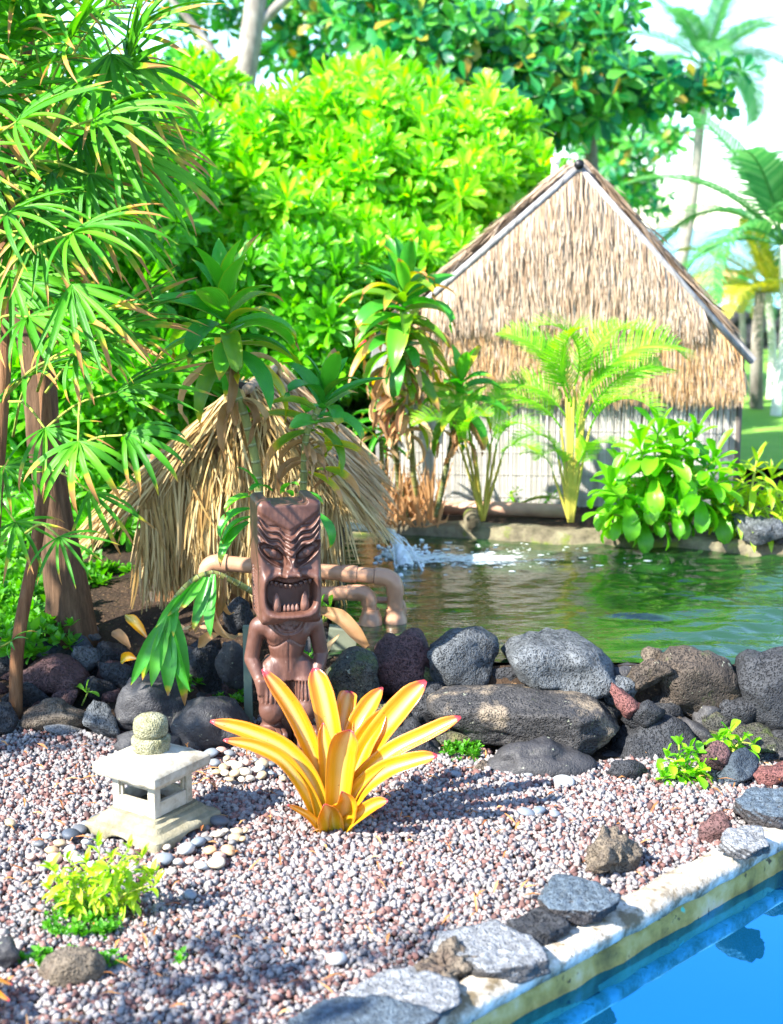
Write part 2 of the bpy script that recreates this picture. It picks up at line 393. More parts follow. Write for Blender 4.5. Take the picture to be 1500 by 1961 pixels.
def gravel_edge(x): return np.where(x < -.25, 4.12, 3.86) + .05*np.sin(x*9)
def stones(n, zoff, r0, r1, seed):
    g = np.random.default_rng(seed); x = g.uniform(-1.6, 1.75, n); y = g.uniform(2.2, 4.2, n)
    d = pool_d(x, y)
    k = (d < -.076) & (y < gravel_edge(x)) & (np.abs(x) < .32*y+.25); x, y = x[k], y[k]; n = len(x)
    r = g.uniform(r0, r1, n)*g.uniform(.75, 1.2, n)
    V = CUB[None]*(1+g.uniform(-.38, .25, (n, 8, 1)))*np.stack([g.uniform(.75, 1.25, n), g.uniform(.7, 1.1, n), g.uniform(.5, .85, n)], -1)[:, None, :]
    V = np.einsum('nij,nkj->nki', rand_rot(n, g), V)*r[:, None, None]
    z = height(x, y) + zoff + g.uniform(-.004, .006, n)
    V = V + np.stack([x, y, z], -1)[:, None, :]
    F = CUF[None] + (np.arange(n)*8)[:, None, None]
    return V.reshape(-1, 3), F.reshape(-1, 3)
v1, f1 = stones(80000, .004, .006, .009, 1); v2, f2 = stones(46000, .011, .005, .0102, 2)
s = Mat('gravel'); r = s.rnd('island'); p = s.pos()
big = s.math('MULTIPLY', s.math('SUBTRACT', s.noise(p, 2.3, 3), .5), .5)
c = s.ramp(s.math('ADD', r, big, clamp=True), [(.08, .038, .034), (.2, .09, .075), (.33, .2, .175), (.245, .24, .245), (.245, .235, .242), (.295, .278, .276), (.40, .35, .32), (.16, .15, .153)], [0, .14, .27, .36, .52, .7, .88, .97])
c = s.mix(s.math('MULTIPLY', s.noise(p, 160, 3), .35), c, (.12, .1, .1))
gravel_m = s.done(s.bsdf(c, .8, s.bump(s.noise(p, 300, 3), .5, .003), .3))
tag(obj('gravel', mesh('gravel', np.concatenate([v1, v2]), np.concatenate([f1, f2+len(v1)]), gravel_m)), 'grey and reddish crushed lava gravel covering the bed', 'gravel', kind='stuff')

# ---- dry leaf bits lying on the gravel
g = np.random.default_rng(21); b = MB(); k = 0
while k < 260:
    x, y = g.uniform(-1.2, 1.3), g.uniform(2.4, 3.95); d = float(pool_d(x, y))
    if d > -.11 or y > float(gravel_edge(x)): continue
    a = g.uniform(0, 6.28); L = g.uniform(.008, .026); t = Vector((math.cos(a), math.sin(a), g.uniform(-.3, .5)))*L; z = .024+g.uniform(0, .006)
    c0 = Vector((x, y, z)); b.ribbon([c0-t, c0+Vector((0, 0, .003)), c0+t], [.002, g.uniform(.004, .009), .001], (g.uniform(-.4, .4), g.uniform(-.4, .4), 1), .3); k += 1
litter_m = leaf_mat('litter', [(.28, .07, .015), (.5, .2, .05), (.55, .3, .12)], 'island', trans=.2, rough=.6)
tag(b.obj('leaf_litter', litter_m), 'small orange brown dry leaf bits scattered on gravel', 'leaf litter', kind='stuff')

# ================================================================== lava rocks
def ico_dirs(sub):
    bm = bmesh.new(); bmesh.ops.create_icosphere(bm, subdivisions=sub, radius=1.0)
    v = np.array([x.co[:] for x in bm.verts]); bm.verts.index_update(); f = np.array([[q.index for q in x.verts] for x in bm.faces]); bm.free(); return v, f
DIRS = {2: ico_dirs(2), 3: ico_dirs(3), 4: ico_dirs(4), 5: ico_dirs(5)}
RM = {
 'black': rock_mat('lava_black', (.010, .010, .012), (.06, .064, .072)),
 'grey': rock_mat('lava_grey', (.025, .029, .033), (.185, .20, .212)),
 'brown': rock_mat('lava_brown', (.028, .022, .018), (.12, .09, .065), (.16, .1, .05), .25),
 'red': rock_mat('lava_red', (.05, .026, .025), (.16, .08, .075)),
 'scoria': rock_mat('scoria_red', (.1, .035, .03), (.26, .11, .1), scale=1.3),
 'mossy': rock_mat('lava_mossy', (.02, .02, .018), (.1, .095, .075), (.1, .09, .04), .75),
 'slab': rock_mat('lava_slab', (.02, .02, .022), (.085, .08, .078), (.24, .19, .135), .2),
 'smooth': rock_mat('basalt_smooth', (.022, .022, .026), (.075, .072, .072), None, .1, .25, .8, .5),
 'pale': rock_mat('lava_pale', (.07, .078, .09), (.25, .262, .28), (.2, .18, .15), 0, .5),
 'tan': rock_mat('lava_tan', (.05, .038, .028), (.22, .175, .125), (.1, .07, .05), 0, .8),
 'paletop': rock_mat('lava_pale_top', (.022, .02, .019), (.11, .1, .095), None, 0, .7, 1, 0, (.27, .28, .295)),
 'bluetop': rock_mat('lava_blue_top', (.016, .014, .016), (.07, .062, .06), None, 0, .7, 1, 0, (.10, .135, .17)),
 'blue': rock_mat('lava_blue', (.018, .026, .036), (.075, .1, .125), None, 0, .5),
}
def rock(label, bb, mat, Y=None, z0=0.0, dr=.8, hz=None, seed=None, k=24, planes=12, nz=.06, sub=4, slab=False, outline=None, group=None, name='lava_rock', cat='rock', striate=0, roll=0):
    x0, y0, x1, y1 = bb; cx, cy = (x0+x1)/2, (y0+y1)/2
    seed = seed if seed is not None else (int(x0*7+y0*13+x1*3) & 0xffff); g = np.random.default_rng(seed)
    if Y is None:
        q = G(cx, y1, z0); w = (x1-x0)*mpp(q); Y = q.y + dr*w*.42
    c = P(cx, cy, Y); m = mpp(c); w = (x1-x0)*m; d = w*dr; hi = (y1-y0)*m
    a = math.atan2(CAM_H-c.z, c.y); h = hz*m*1.0 if hz else math.sqrt(max(hi*hi-(d*math.sin(a)*.8)**2, (.35*hi)**2))/math.cos(a)
    if slab: h = .36*hi; d = (hi-h*math.cos(a))/math.sin(a)*.95
    D, F = DIRS[sub]
    nrm = g.normal(size=(planes, 3)); nrm /= np.linalg.norm(nrm, axis=1, keepdims=True); nrm = np.concatenate([nrm, -nrm[:3]])
    dd = g.uniform(.66, 1.0, len(nrm))
    if slab:
        an_ = np.linspace(0, 2*math.pi, 8)[:-1]+g.uniform(-.3, .3, 7); nrm = np.concatenate([np.array([[g.uniform(-.2, .2), -.12, 1], [0, 0, -1.0]]), np.stack([np.cos(an_), np.sin(an_), g.uniform(-.35, .3, 7)], -1), g.normal(size=(3, 3))]); nrm /= np.linalg.norm(nrm, axis=1, keepdims=True); dd = np.concatenate([[.45, .5], g.uniform(.72, 1.0, 10)]); k = 40
    A = np.maximum(D @ nrm.T, 0)/dd
    R = (np.sum(A**k, axis=1)+.35**k)**(-1/k); V = D*R[:, None]
    if outline:
        o = np.array(outline, float); ox = (o[:, 0]-cx)/((x1-x0)/2); oz = -(o[:, 1]-cy)/((y1-y0)/2)
        an = np.arctan2(oz, ox); ra = np.hypot(ox, oz); od = np.argsort(an); an, ra = an[od], ra[od]
        an = np.concatenate([an-2*math.pi, an, an+2*math.pi]); ra = np.tile(ra, 3)
        th = np.arctan2(D[:, 2], D[:, 0]); sr = np.hypot(D[:, 0], D[:, 2])
        rr = np.interp(th, an, ra); f = R/np.median(R); f = 1+(np.clip(f, .7, 1.35)-1)*(1-.85*sr**4)
        V = np.stack([np.cos(th)*rr*sr**.72*f, np.sign(D[:, 1])*np.abs(D[:, 1])**.72*f, np.sin(th)*rr*sr**.72*f], -1)
    if roll: V = V @ np.array(Matrix.Rotation(roll, 3, 'Y')).T
    lo, hi2 = V.min(0), V.max(0); V = (V-(lo+hi2)/2)/((hi2-lo)/2)
    V = V*np.array([w/2, d/2, h/2]); sz = (w*d*h)**(1/3)
    N = D
    V = V + N*(fbm(V/sz*2.2+seed % 97, seed, 3)*nz*sz)[:, None] - N*((np.abs(vnoise(V/sz*4.5+seed % 53, seed+9))+.5*np.abs(vnoise(V/sz*10+3, seed+11)))*nz*.9*sz)[:, None] + N*(fbm(V*60+seed % 31, seed+5, 2)*.003)[:, None]
    if striate:
        q = V[:, 2]*.9+V[:, 0]*.35; V = V + N*(np.abs(np.sin(q*striate))*.004)[:, None]
    o = obj(name, mesh(name, V, F, RM[mat], True), None, c)
    return tag(o, label, cat, group)

GW, GL, GK = 'rocks of the pond wall', 'rocks behind the lantern', 'rocks along the pool kerb'
# wall between gravel and pond
rock('reddish black boulder in the pond wall beside the tan pipes', (700, 1203, 832, 1335), 'red', 4.2, group=GW, outline=[(705,1320),(702,1270),(715,1230),(760,1210),(800,1204),(822,1240),(832,1300),(815,1335),(760,1335)])
rock('dark mossy domed boulder in the pond wall next to the tiki', (612, 1243, 738, 1392), 'mossy', 4.08, group=GW, outline=[(612,1390),(614,1320),(640,1275),(680,1248),(705,1255),(728,1310),(738,1370),(730,1392)])
rock('grey pitted boulder on the pond wall, narrower neighbour of the largest one', (813, 1199, 963, 1318), 'grey', 4.15, group=GW, outline=[(813,1240),(842,1215),(895,1200),(945,1203),(962,1225),(955,1275),(935,1305),(890,1312),(840,1315),(822,1290)])
rock('largest grey pitted boulder sitting on top of the flat slab', (958, 1212, 1176, 1335), 'grey', 4.12, group=GW, outline=[(960,1240),(985,1217),(1060,1212),(1125,1218),(1160,1245),(1176,1275),(1165,1310),(1120,1332),(1060,1318),(990,1308),(965,1280)])
rock('wide flat dark slab with tan patches under the pitted boulders', (812, 1308, 1202, 1448), 'slab', 3.98, dr=.62, group=GW, sub=5, nz=.035, outline=[(815,1330),(850,1312),(940,1310),(1040,1318),(1120,1335),(1165,1360),(1202,1385),(1190,1400),(1150,1430),(1120,1447),(1050,1440),(960,1420),(880,1385),(825,1360)])
rock('tall brown mossy boulder with lichen spots in the pond wall', (1258, 1238, 1422, 1392), 'brown', 4.1, group=GW, outline=[(1262,1270),(1275,1245),(1310,1238),(1345,1252),(1395,1265),(1412,1300),(1422,1350),(1400,1385),(1340,1388),(1285,1370),(1268,1320)])
rock('olive grey rock leaning on the tall brown mossy boulder', (1198, 1256, 1284, 1335), 'brown', 4.05, group=GW)
rock('small rusty cap stone above the tall brown mossy boulder', (1226, 1238, 1275, 1272), 'tan', 4.16, group=GW, sub=3)
rock('big blue black boulder closing the pond wall at the picture edge', (1398, 1236, 1570, 1400), 'black', 4.08, group=GW, outline=[(1400,1270),(1412,1245),(1470,1238),(1530,1245),(1570,1290),(1565,1380),(1500,1398),(1450,1395),(1425,1370),(1405,1320)])
rock('small red scoria stone wedged beside the flat slab', (1168, 1313, 1238, 1380), 'scoria', 3.95, group=GW)
rock('small grey stone behind the red scoria stone', (1150, 1290, 1228, 1352), 'grey', 4.05, group=GW, sub=3)
rock('small charcoal stone below the red scoria stone', (1193, 1338, 1272, 1400), 'black', 3.94, group=GW, sub=3)
rock('wide low charcoal rock on the gravel in front of the flat slab', (925, 1412, 1145, 1500), 'smooth', None, dr=.55, group=GW, outline=[(925,1490),(940,1455),(975,1425),(1010,1418),(1050,1412),(1075,1435),(1120,1450),(1145,1480),(1140,1500),(1000,1500)])
rock('large dark sloping boulder behind the bigger leafy seedling', (1162, 1370, 1345, 1490), 'black', 3.95, group=GW, outline=[(1165,1470),(1172,1425),(1205,1400),(1260,1375),(1310,1378),(1345,1400),(1345,1480),(1200,1490)])
rock('brown red porous stone between the two leafy seedlings', (1330, 1420, 1405, 1482), 'red', None, z0=.03, group=GW, sub=3)
rock('smooth blue grey stone under the smaller leafy seedling', (1370, 1438, 1460, 1508), 'blue', None, group=GW)
rock('reddish porous rock at the picture edge near the kerb', (1435, 1440, 1545, 1512), 'scoria', None, group=GW)
rock('dark boulder in the shade under the big blue black boulder', (1330, 1380, 1520, 1462), 'mossy', 4.0, group=GW)
rock('low porous dark stone on the gravel beside the bigger seedling', (1158, 1450, 1245, 1505), 'black', None, group=GW, sub=3)
rock('shaded mossy rock tucked under the flat slab', (815, 1385, 945, 1480), 'mossy', 3.96, group=GW)
rock('dark mossy stone deep under the slab tip', (1060, 1425, 1190, 1490), 'mossy', 3.98, group=GW, sub=3)
rock('pitted dark rock behind the yellow bromeliad leaves', (738, 1385, 862, 1490), 'black', 3.9, group=GW)
rock('dark rock showing between the bromeliad and the mossy dome', (655, 1340, 800, 1450), 'mossy', 4.0, group=GW)
rock('shadowed rock between reddish boulder and flat slab', (760, 1310, 860, 1410), 'black', 4.06, group=GW)
rock('brown stone chip lying on gravel before the slab', (893, 1455, 948, 1492), 'tan', None, group=GW, sub=3)
rock('grey stone behind the statue shoulder near the pipes', (560, 1192, 668, 1290), 'smooth', 4.35, group=GW)
rock('dark stone behind the statue by the dropped dead leaf', (560, 1280, 640, 1400), 'black', 4.12, group=GW)
# left cluster
rock('large smooth black boulder behind the lantern finial', (217, 1297, 360, 1408), 'smooth', 4.08, group=GL, outline=[(220,1330),(235,1308),(270,1302),(300,1299),(335,1303),(355,1330),(358,1370),(345,1400),(300,1405),(240,1403),(222,1380)])
rock('smooth brownish boulder between the lantern and the tiki', (322, 1330, 478, 1442), 'smooth', 4.0, group=GL, outline=[(322,1400),(345,1365),(385,1336),(420,1334),(460,1352),(478,1380),(475,1425),(440,1440),(350,1435)])
rock('rough porous grey rock beside the smooth black boulder', (158, 1343, 238, 1428), 'grey', None, group=GL)
rock('olive brown rounded rock at the gravel edge below the palms', (45, 1340, 170, 1410), 'tan', None, dr=.6, group=GL, outline=[(45,1400),(62,1355),(95,1342),(130,1360),(170,1395),(165,1410),(60,1410)])
rock('blue black porous boulder below the reddish brown block', (8, 1292, 104, 1375), 'black', 4.25, group=GL)
rock('reddish brown block in the rock pile below the palms', (32, 1256, 168, 1342), 'red', 4.35, group=GL, outline=[(34,1335),(36,1270),(60,1258),(140,1256),(165,1275),(168,1315),(150,1340),(80,1342)])
rock('long grey slab lying on top of the rock pile', (114, 1194, 197, 1238), 'grey', 4.6, group=GL, sub=3)
rock('dark slanting rock at the back of the rock pile', (45, 1212, 135, 1268), 'blue', 4.55, group=GL)
rock('blue grey pitted stone high in the rock pile', (126, 1213, 180, 1262), 'blue', 4.52, group=GL, sub=3)
rock('upright light grey stone in the middle of the rock pile', (138, 1232, 195, 1298), 'grey', 4.42, group=GL, sub=3)
rock('black porous rock left of the hanging leaves', (183, 1222, 255, 1280), 'black', 4.48, group=GL, sub=3)
rock('jagged black rock below the pale fallen bract', (186, 1268, 258, 1322), 'black', 4.36, group=GL, sub=3)
rock('small dark stone filling the pile above the porous grey rock', (155, 1288, 222, 1350), 'black', 4.28, group=GL, sub=3)
rock('small plum coloured stone in the rock pile gap', (95, 1322, 150, 1362), 'red', 4.22, group=GL, sub=3)
rock('flat dark stone under the finial at the lantern back', (214, 1398, 356, 1448), 'smooth', None, dr=.5, group=GL, sub=3)
rock('black rock in the shade under the hanging dead leaves', (352, 1225, 432, 1345), 'black', 4.3, group=GL)
rock('dark grey block directly behind the tiki elbow', (415, 1220, 480, 1330), 'smooth', 4.25, group=GL)
rock('dark stone at the foot of the small thatched hut', (425, 1140, 490, 1225), 'black', 4.6, group=GL)
rock('brown black rock behind the hanging green leaves', (250, 1235, 345, 1330), 'black', 4.45, group=GL)
rock('pale blue flat stone set in gravel by the olive rock', (83, 1383, 162, 1416), 'pale', None, dr=.6, group=GL, sub=3, k=5)
rock('low black rock at the palm foot by picture edge', (-60, 1330, 40, 1415), 'black', None, group=GL)
rock('dark rock behind the palm stem', (-40, 1225, 50, 1310), 'black', 4.5, group=GL)
# kerb stones
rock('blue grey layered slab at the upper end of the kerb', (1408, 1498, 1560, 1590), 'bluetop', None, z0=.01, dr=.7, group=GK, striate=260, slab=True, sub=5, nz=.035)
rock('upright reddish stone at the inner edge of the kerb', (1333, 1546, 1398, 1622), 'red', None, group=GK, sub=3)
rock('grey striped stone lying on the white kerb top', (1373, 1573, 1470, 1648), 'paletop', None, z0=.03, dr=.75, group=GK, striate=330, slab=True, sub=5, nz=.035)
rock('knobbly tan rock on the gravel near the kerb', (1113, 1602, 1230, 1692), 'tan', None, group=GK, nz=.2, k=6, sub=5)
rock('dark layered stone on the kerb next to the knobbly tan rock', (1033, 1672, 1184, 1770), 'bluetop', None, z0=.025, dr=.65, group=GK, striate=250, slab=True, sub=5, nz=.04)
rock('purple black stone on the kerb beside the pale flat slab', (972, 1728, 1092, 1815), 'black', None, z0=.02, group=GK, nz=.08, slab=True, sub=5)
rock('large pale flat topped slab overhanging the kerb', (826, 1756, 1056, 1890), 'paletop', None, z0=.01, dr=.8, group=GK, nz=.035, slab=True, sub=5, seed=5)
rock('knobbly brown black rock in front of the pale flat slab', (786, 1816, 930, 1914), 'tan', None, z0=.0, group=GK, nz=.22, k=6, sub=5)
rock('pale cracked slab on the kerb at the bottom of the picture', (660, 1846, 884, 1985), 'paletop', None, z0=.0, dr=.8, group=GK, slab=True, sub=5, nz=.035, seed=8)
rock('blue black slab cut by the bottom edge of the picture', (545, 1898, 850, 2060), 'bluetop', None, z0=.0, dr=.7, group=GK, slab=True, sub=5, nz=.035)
rock('grey brown rounded rock on gravel below the small fern', (74, 1812, 205, 1898), 'tan', None, dr=.7, name='garden_rock', k=5, nz=.05, outline=[(76,1860),(95,1830),(140,1815),(180,1818),(203,1840),(200,1875),(150,1896),(95,1890)])
rock('rounded dark rock at the lower picture edge beside the fern', (-50, 1796, 42, 1868), 'smooth', None, dr=.7, name='garden_rock', k=5)
rock('grey lava rock at the far pond wall beside the lawn', (1405, 984, 1500, 1042), 'grey', 5.62, group=GW)
rock('dark lava rock beyond the grey one at the pond corner', (1478, 998, 1560, 1042), 'black', 5.62, group=GW)
rock('grey rock on the soil behind the small thatched hut', (218, 1080, 285, 1125), 'grey', 5.9)

# smaller stones wedged into the walls between the big ones
gq = np.random.default_rng(44)
def wedge(n, xr_, yr_, w_, Ys, zones, cols, where, group, s0):
    cells = {}
    for i in range(n):
        px, py, w = gq.uniform(*xr_), gq.uniform(*yr_), gq.uniform(*w_); z_ = sum(px > q for q in zones); cells.setdefault((z_, i % len(cols)), []).append((px, py, w, i))
    for (z_, c_), its in cells.items():
        its.sort(key=lambda q: -q[2]); m_ = len(its)
        for r_, (px, py, w, i) in enumerate(its):
            sz = '' if m_ == 1 else ('larger ', 'smaller ')[r_] if m_ == 2 else 'largest ' if r_ == 0 else 'smallest ' if r_ == m_-1 else 'middle sized ' if m_ == 3 else ('second largest ', 'third largest ', 'fourth largest ')[min(r_-1, 2)]
            rock(f'{sz}{cols[c_][1]} stone wedged {where[z_]}', (px-w/2, py-w*.4, px+w/2, py+w*.4), cols[c_][0], float(np.interp(py, *Ys)), group=group, sub=3, seed=s0+i, name='wedge_stone', cat='stone')
CW = [('black', 'black porous'), ('mossy', 'moss stained'), ('brown', 'brown'), ('smooth', 'smooth charcoal')]
wedge(40, (600, 1530), (1330, 1470), (55, 105), ([1320, 1475], [4.13, 3.9]), (700, 800, 930, 1060, 1190, 1330, 1420), CW, ['beside the statue legs', 'behind the bromeliad tips', 'under the near tip of the flat slab', 'under the middle of the flat slab', 'under the far tip of the flat slab', 'behind the bigger seedling', 'between the two seedlings', 'below the big blue black boulder'], 'stones wedged into the pond wall', 900)
wedge(30, (-20, 480), (1240, 1400), (45, 85), ([1230, 1400], [4.62, 4.14]), (90, 200, 300, 400), CW[:1]+[('red', 'reddish')]+CW[3:], ['at the palm foot in the rock pile', 'in the middle of the rock pile', 'near the hanging leaves', 'behind the smooth boulders', 'behind the tiki in the rocks'], 'stones wedged into the rock pile', 1900)

rock('dark stone closing the gap between the two pitted boulders', (925, 1270, 1000, 1325), 'black', 4.16, group=GW, sub=3)
rock('dark stone between the largest pitted boulder and the olive grey rock', (1160, 1270, 1230, 1330), 'smooth', 4.14, group=GW, sub=3)
rock('mossy stone at the water between reddish and grey pitted boulders', (795, 1270, 860, 1325), 'mossy', 4.17, group=GW, sub=3)
# ================================================================== stone lantern
s = Mat('cast_stone'); p = s.co(); n = s.noise(p, 25, 5, .65); n2 = s.noise(p, 260, 3)
c = s.ramp(n, [(.24, .2, .14), (.42, .38, .3), (.54, .5, .42)], [.3, .48, .7]); c = s.mix(s.math('MULTIPLY', n2, .3), c, (.3, .27, .2))
stone_m = s.done(s.bsdf(c, .85, s.bump(s.math('ADD', n2, n), .5, .003), .2))
s = Mat('cast_stone_base'); p = s.co(); n = s.noise(p, 18, 5, .65); n2 = s.noise(p, 200, 3)
c = s.ramp(n, [(.12, .11, .06), (.24, .215, .14), (.34, .31, .22)], [.3, .48, .7]); c = s.mix(s.math('MULTIPLY', n2, .3), c, (.2, .18, .12))
stone_base_m = s.done(s.bsdf(c, .88, s.bump(s.math('ADD', n2, n), .6, .004), .2))
s = Mat('lichen_stone'); p = s.co(); n = s.noise(p, 30, 4, .65); n2 = s.n('TexVoronoi', {'Vector': p, 'Scale': 230.0}).outputs['Distance']
c = s.ramp(n, [(.13, .13, .06), (.27, .26, .16), (.38, .37, .26)], [.3, .5, .7]); c = s.mix(s.step(n2, .5, .2), c, (.12, .11, .06))
finial_m = s.done(s.bsdf(c, .9, s.bump(n2, .8, .004), .15))
LC = Vector((-.603, 3.385, .008)); LR = rad(-33)
lan = empty('stone_lantern', LC, 'pale cast stone garden lantern with square roof and round finial', 'lantern'); lan.rotation_euler = (0, 0, LR)
def square_stack(prof, seed=0, jit=.0012, n=14):      # rounded square rings: (half width, z, corner)
    v = []; k = 4*n
    for hw, z, cr in prof:
        for side in range(4):
            for i in range(n):
                a = -1+2*i/n; a = math.sin(a*math.pi/2*.98)
                x, y = a, -1.0
                l = (abs(x)**cr+abs(y)**cr)**(-1/cr)
                x, y = x*l, y*l; ca, sa = [(1, 0), (0, 1), (-1, 0), (0, -1)][side]
                v.append((hw*(x*ca-y*sa), hw*(x*sa+y*ca), z))
    v = np.array(v); v += (fbm(v*60, seed, 2)*jit)[:, None]*np.array([1, 1, .7])
    f = [(r*k+i, r*k+(i+1) % k, (r+1)*k+(i+1) % k, (r+1)*k+i) for r in range(len(prof)-1) for i in range(k)]
    f += [tuple(range(k))[::-1], tuple(range((len(prof)-1)*k, len(prof)*k))]
    return v, f
def sharp(me, ang=35):
    bm = bmesh.new(); bm.from_mesh(me)
    for e in bm.edges:
        if len(e.link_faces) == 2 and e.calc_face_angle(0) > rad(ang): e.smooth = False
    bm.to_mesh(me); bm.free(); return me
# base plinth with arched feet
prof = [(.126, .0, 14), (.128, .004, 14), (.126, .027, 14), (.122, .032, 14), (.105, .036, 14), (.099, .044, 14), (.096, .05, 14), (.084, .054, 14), (.082, .062, 14)]
v, f = square_stack(prof, 3, .0016, 22)
m = np.maximum(np.abs(v[:, 0]), np.abs(v[:, 1])); other = np.minimum(np.abs(v[:, 0]), np.abs(v[:, 1]))
arch = np.clip(1-(other/.045)**2, 0, 1)**.5*.02
low = v[:, 2] < .01; v[low, 2] += arch[low]
obj('plinth', sharp(mesh('plinth', v, f[:-2]+f[-1:], stone_base_m, True)), lan)
# fire box: four walls with stepped window openings
fb = MB(); HW, z0, z1, T = .0705, .062, .154, .014
for q in range(4):
    R = Matrix.Rotation(q*math.pi/2, 3, 'Z')
    def bx(xa, xb, ya, yb, za, zb): fb.box(R @ Vector(((xa+xb)/2, (ya+yb)/2, (za+zb)/2)), ((xb-xa)/2, (yb-ya)/2, (zb-za)/2), R)
    bx(-HW, -HW+.022, -HW, -HW+.022, z0, z1)                                   # corner post
    bx(-HW+.022, HW-.022, -HW+.001, -HW+T, z0, z0+.038); bx(-HW+.022, HW-.022, -HW+.001, -HW+T, z1-.018, z1)
    bx(-HW+.022, -HW+.029, -HW+.006, -HW+T-.001, z0+.038, z1-.018); bx(HW-.029, HW-.022, -HW+.006, -HW+T-.001, z0+.038, z1-.018)
    bx(-HW+.029, HW-.029, -HW+.006, -HW+T-.001, z1-.025, z1-.018)
fbo = fb.obj('fire_box', stone_m, lan, False)
bv = fbo.modifiers.new('bevel', 'BEVEL'); bv.width = .0018; bv.segments = 2
prof = [(.06, .1515, 60), (.093, .152, 60), (.1, .155, 60), (.1045, .163, 60), (.1045, .182, 60), (.1, .187, 60), (.085, .1945, 60), (.06, .2055, 40), (.045, .2095, 14), (.03, .211, 6)]
v, f = square_stack(prof, 9, .0010, 22)
obj('roof', sharp(mesh('roof', v, f, stone_m, True), 28), lan)
def lathe(prof, n=36, wob=None):
    v = []; 
    for j, (r, z) in enumerate(prof):
        for i in range(n):
            a = 2*math.pi*i/n; rr = r*(wob(j, a) if wob else 1); v.append((rr*math.cos(a), rr*math.sin(a), z))
    f = [(j*n+i, j*n+(i+1) % n, (j+1)*n+(i+1) % n, (j+1)*n+i) for j in range(len(prof)-1) for i in range(n)]
    return v, f + [tuple(range(n))[::-1], tuple(range((len(prof)-1)*n, len(prof)*n))]
v, f = lathe([(.04, .203), (.0445, .205), (.045, .216), (.047, .229), (.0475, .239), (.043, .245), (.037, .246)], 60, lambda j, a: 1+(.05*abs(math.sin(a*5)) if 1 <= j <= 4 else 0))
fin = obj('finial', mesh('finial', v, f, finial_m, True), lan); 
v, f = lathe([(.032, .243), (.039, .248), (.0435, .257), (.0445, .267), (.0435, .279), (.040, .289), (.029, .297), (.014, .3), (.009, .302), (.003, .305)], 36, lambda j, a: 1+.02*math.sin(a*2+j))
obj('jewel', mesh('jewel', v, f, finial_m, True), fin)

# ================================================================== river pebbles
PEB = {'tan': (.42, .31, .17), 'cream': (.55, .47, .36), 'blue grey': (.13, .17, .22), 'dark slate': (.05, .065, .09), 'pink': (.48, .29, .23), 'pale grey': (.40, .42, .42), 'peach': (.55, .33, .16)}
def pebble_mat(nm, c0):
    s = Mat('pebble_'+nm.replace(' ', '_')); p = s.co(); n = s.noise(p, 40, 3); r = s.rnd('object')
    c = s.mix(n, tuple(x*.8 for x in c0), tuple(min(1, x*1.2) for x in c0)); c = s.mix(s.math('MULTIPLY', r, .3), c, (.4, .36, .3))
    return s.done(s.bsdf(c, .5, s.bump(s.noise(p, 250, 3), .25, .002), .4))
PM = {k: pebble_mat(k, c) for k, c in PEB.items()}
pv_, pf_ = DIRS[3]; PEB_MESH = {}
for k in PM:
    PEB_MESH[k] = []
    for q in range(3):
        v = pv_*np.array([1.0, .74+.08*q, .52])[None]; v = v*(1+.09*vnoise(pv_*1.5+q*5, q+3))[:, None]
        PEB_MESH[k].append(mesh('pebble', v, pf_, PM[k], True))
gp = np.random.default_rng(5)
def pebble(x, y, z, r, colr, label, group):
    o = obj('pebble', PEB_MESH[colr][int(gp.integers(3))], None, mat4=mat4((x, y, z), Euler((gp.uniform(-.25, .25), gp.uniform(-.25, .25), gp.uniform(0, 6.28))).to_matrix(), r))
    tag(o, label, 'pebble', group)
def peb_px(px, py, wpx, colr, label, group, lift=.026):
    q = G(px, py, lift); pebble(q.x, q.y, q.z, wpx*mpp(q)*.5, colr, label, group)
GPL, GPT = 'river pebbles around the lantern', 'river pebbles at the foot of the tiki'
ring = [(136,1597,34,'dark slate'),(152,1588,30,'dark slate'),(75,1616,24,'dark slate'),(115,1614,26,'tan'),(100,1628,28,'peach'),(135,1625,26,'pale grey'),(105,1643,34,'pink'),(138,1640,30,'cream'),(155,1647,28,'pale grey'),(165,1612,22,'pale grey'),
 (175,1655,26,'cream'),(200,1662,24,'blue grey'),(228,1668,28,'pink'),(255,1660,24,'cream'),(312,1645,36,'blue grey'),(293,1660,26,'blue grey'),(342,1650,24,'pale grey'),(357,1625,38,'pale grey'),(380,1612,36,'blue grey'),(398,1607,24,'dark slate'),(366,1648,24,'pink'),
 (402,1628,26,'peach'),(420,1638,28,'pink'),(438,1628,28,'peach'),(415,1652,36,'cream'),(445,1612,22,'dark slate'),(450,1604,26,'tan'),(455,1592,24,'tan'),(418,1597,24,'cream'),(432,1590,18,'cream'),(420,1572,36,'dark slate'),(400,1564,28,'dark slate'),(385,1657,30,'pale grey'),
 (182,1567,26,'dark slate'),(165,1578,24,'blue grey'),(465,1606,20,'peach'),(470,1590,18,'tan'),(330,1668,22,'cream'),(20,1575,26,'tan'),(320,1622,20,'cream'),(90,1600,20,'pale grey'),(60,1640,22,'pink')]
def sized(lst, zone, text):
    cells = {}
    for it in lst: cells.setdefault((zone(it), it[3]), []).append(it)
    for (zn, cl), its in cells.items():
        its.sort(key=lambda q: -q[2]); n = len(its)
        for i, (px, py, w, _) in enumerate(its):
            sz = '' if n == 1 else 'largest ' if i == 0 else 'smallest ' if i == n-1 else 'middle sized ' if n == 3 else ('second largest ', 'third largest ', 'fourth largest ')[min(i-1, 2)]
            if n == 2: sz = ('larger ', 'smaller ')[i]
            peb_px(px, py, w*(1.12 if i == 0 and n > 1 else .86 if i == n-1 and n > 1 else 1), cl, f'{sz}smooth {cl} pebble {text[zn]}', GPL if lst is ring else GPT)
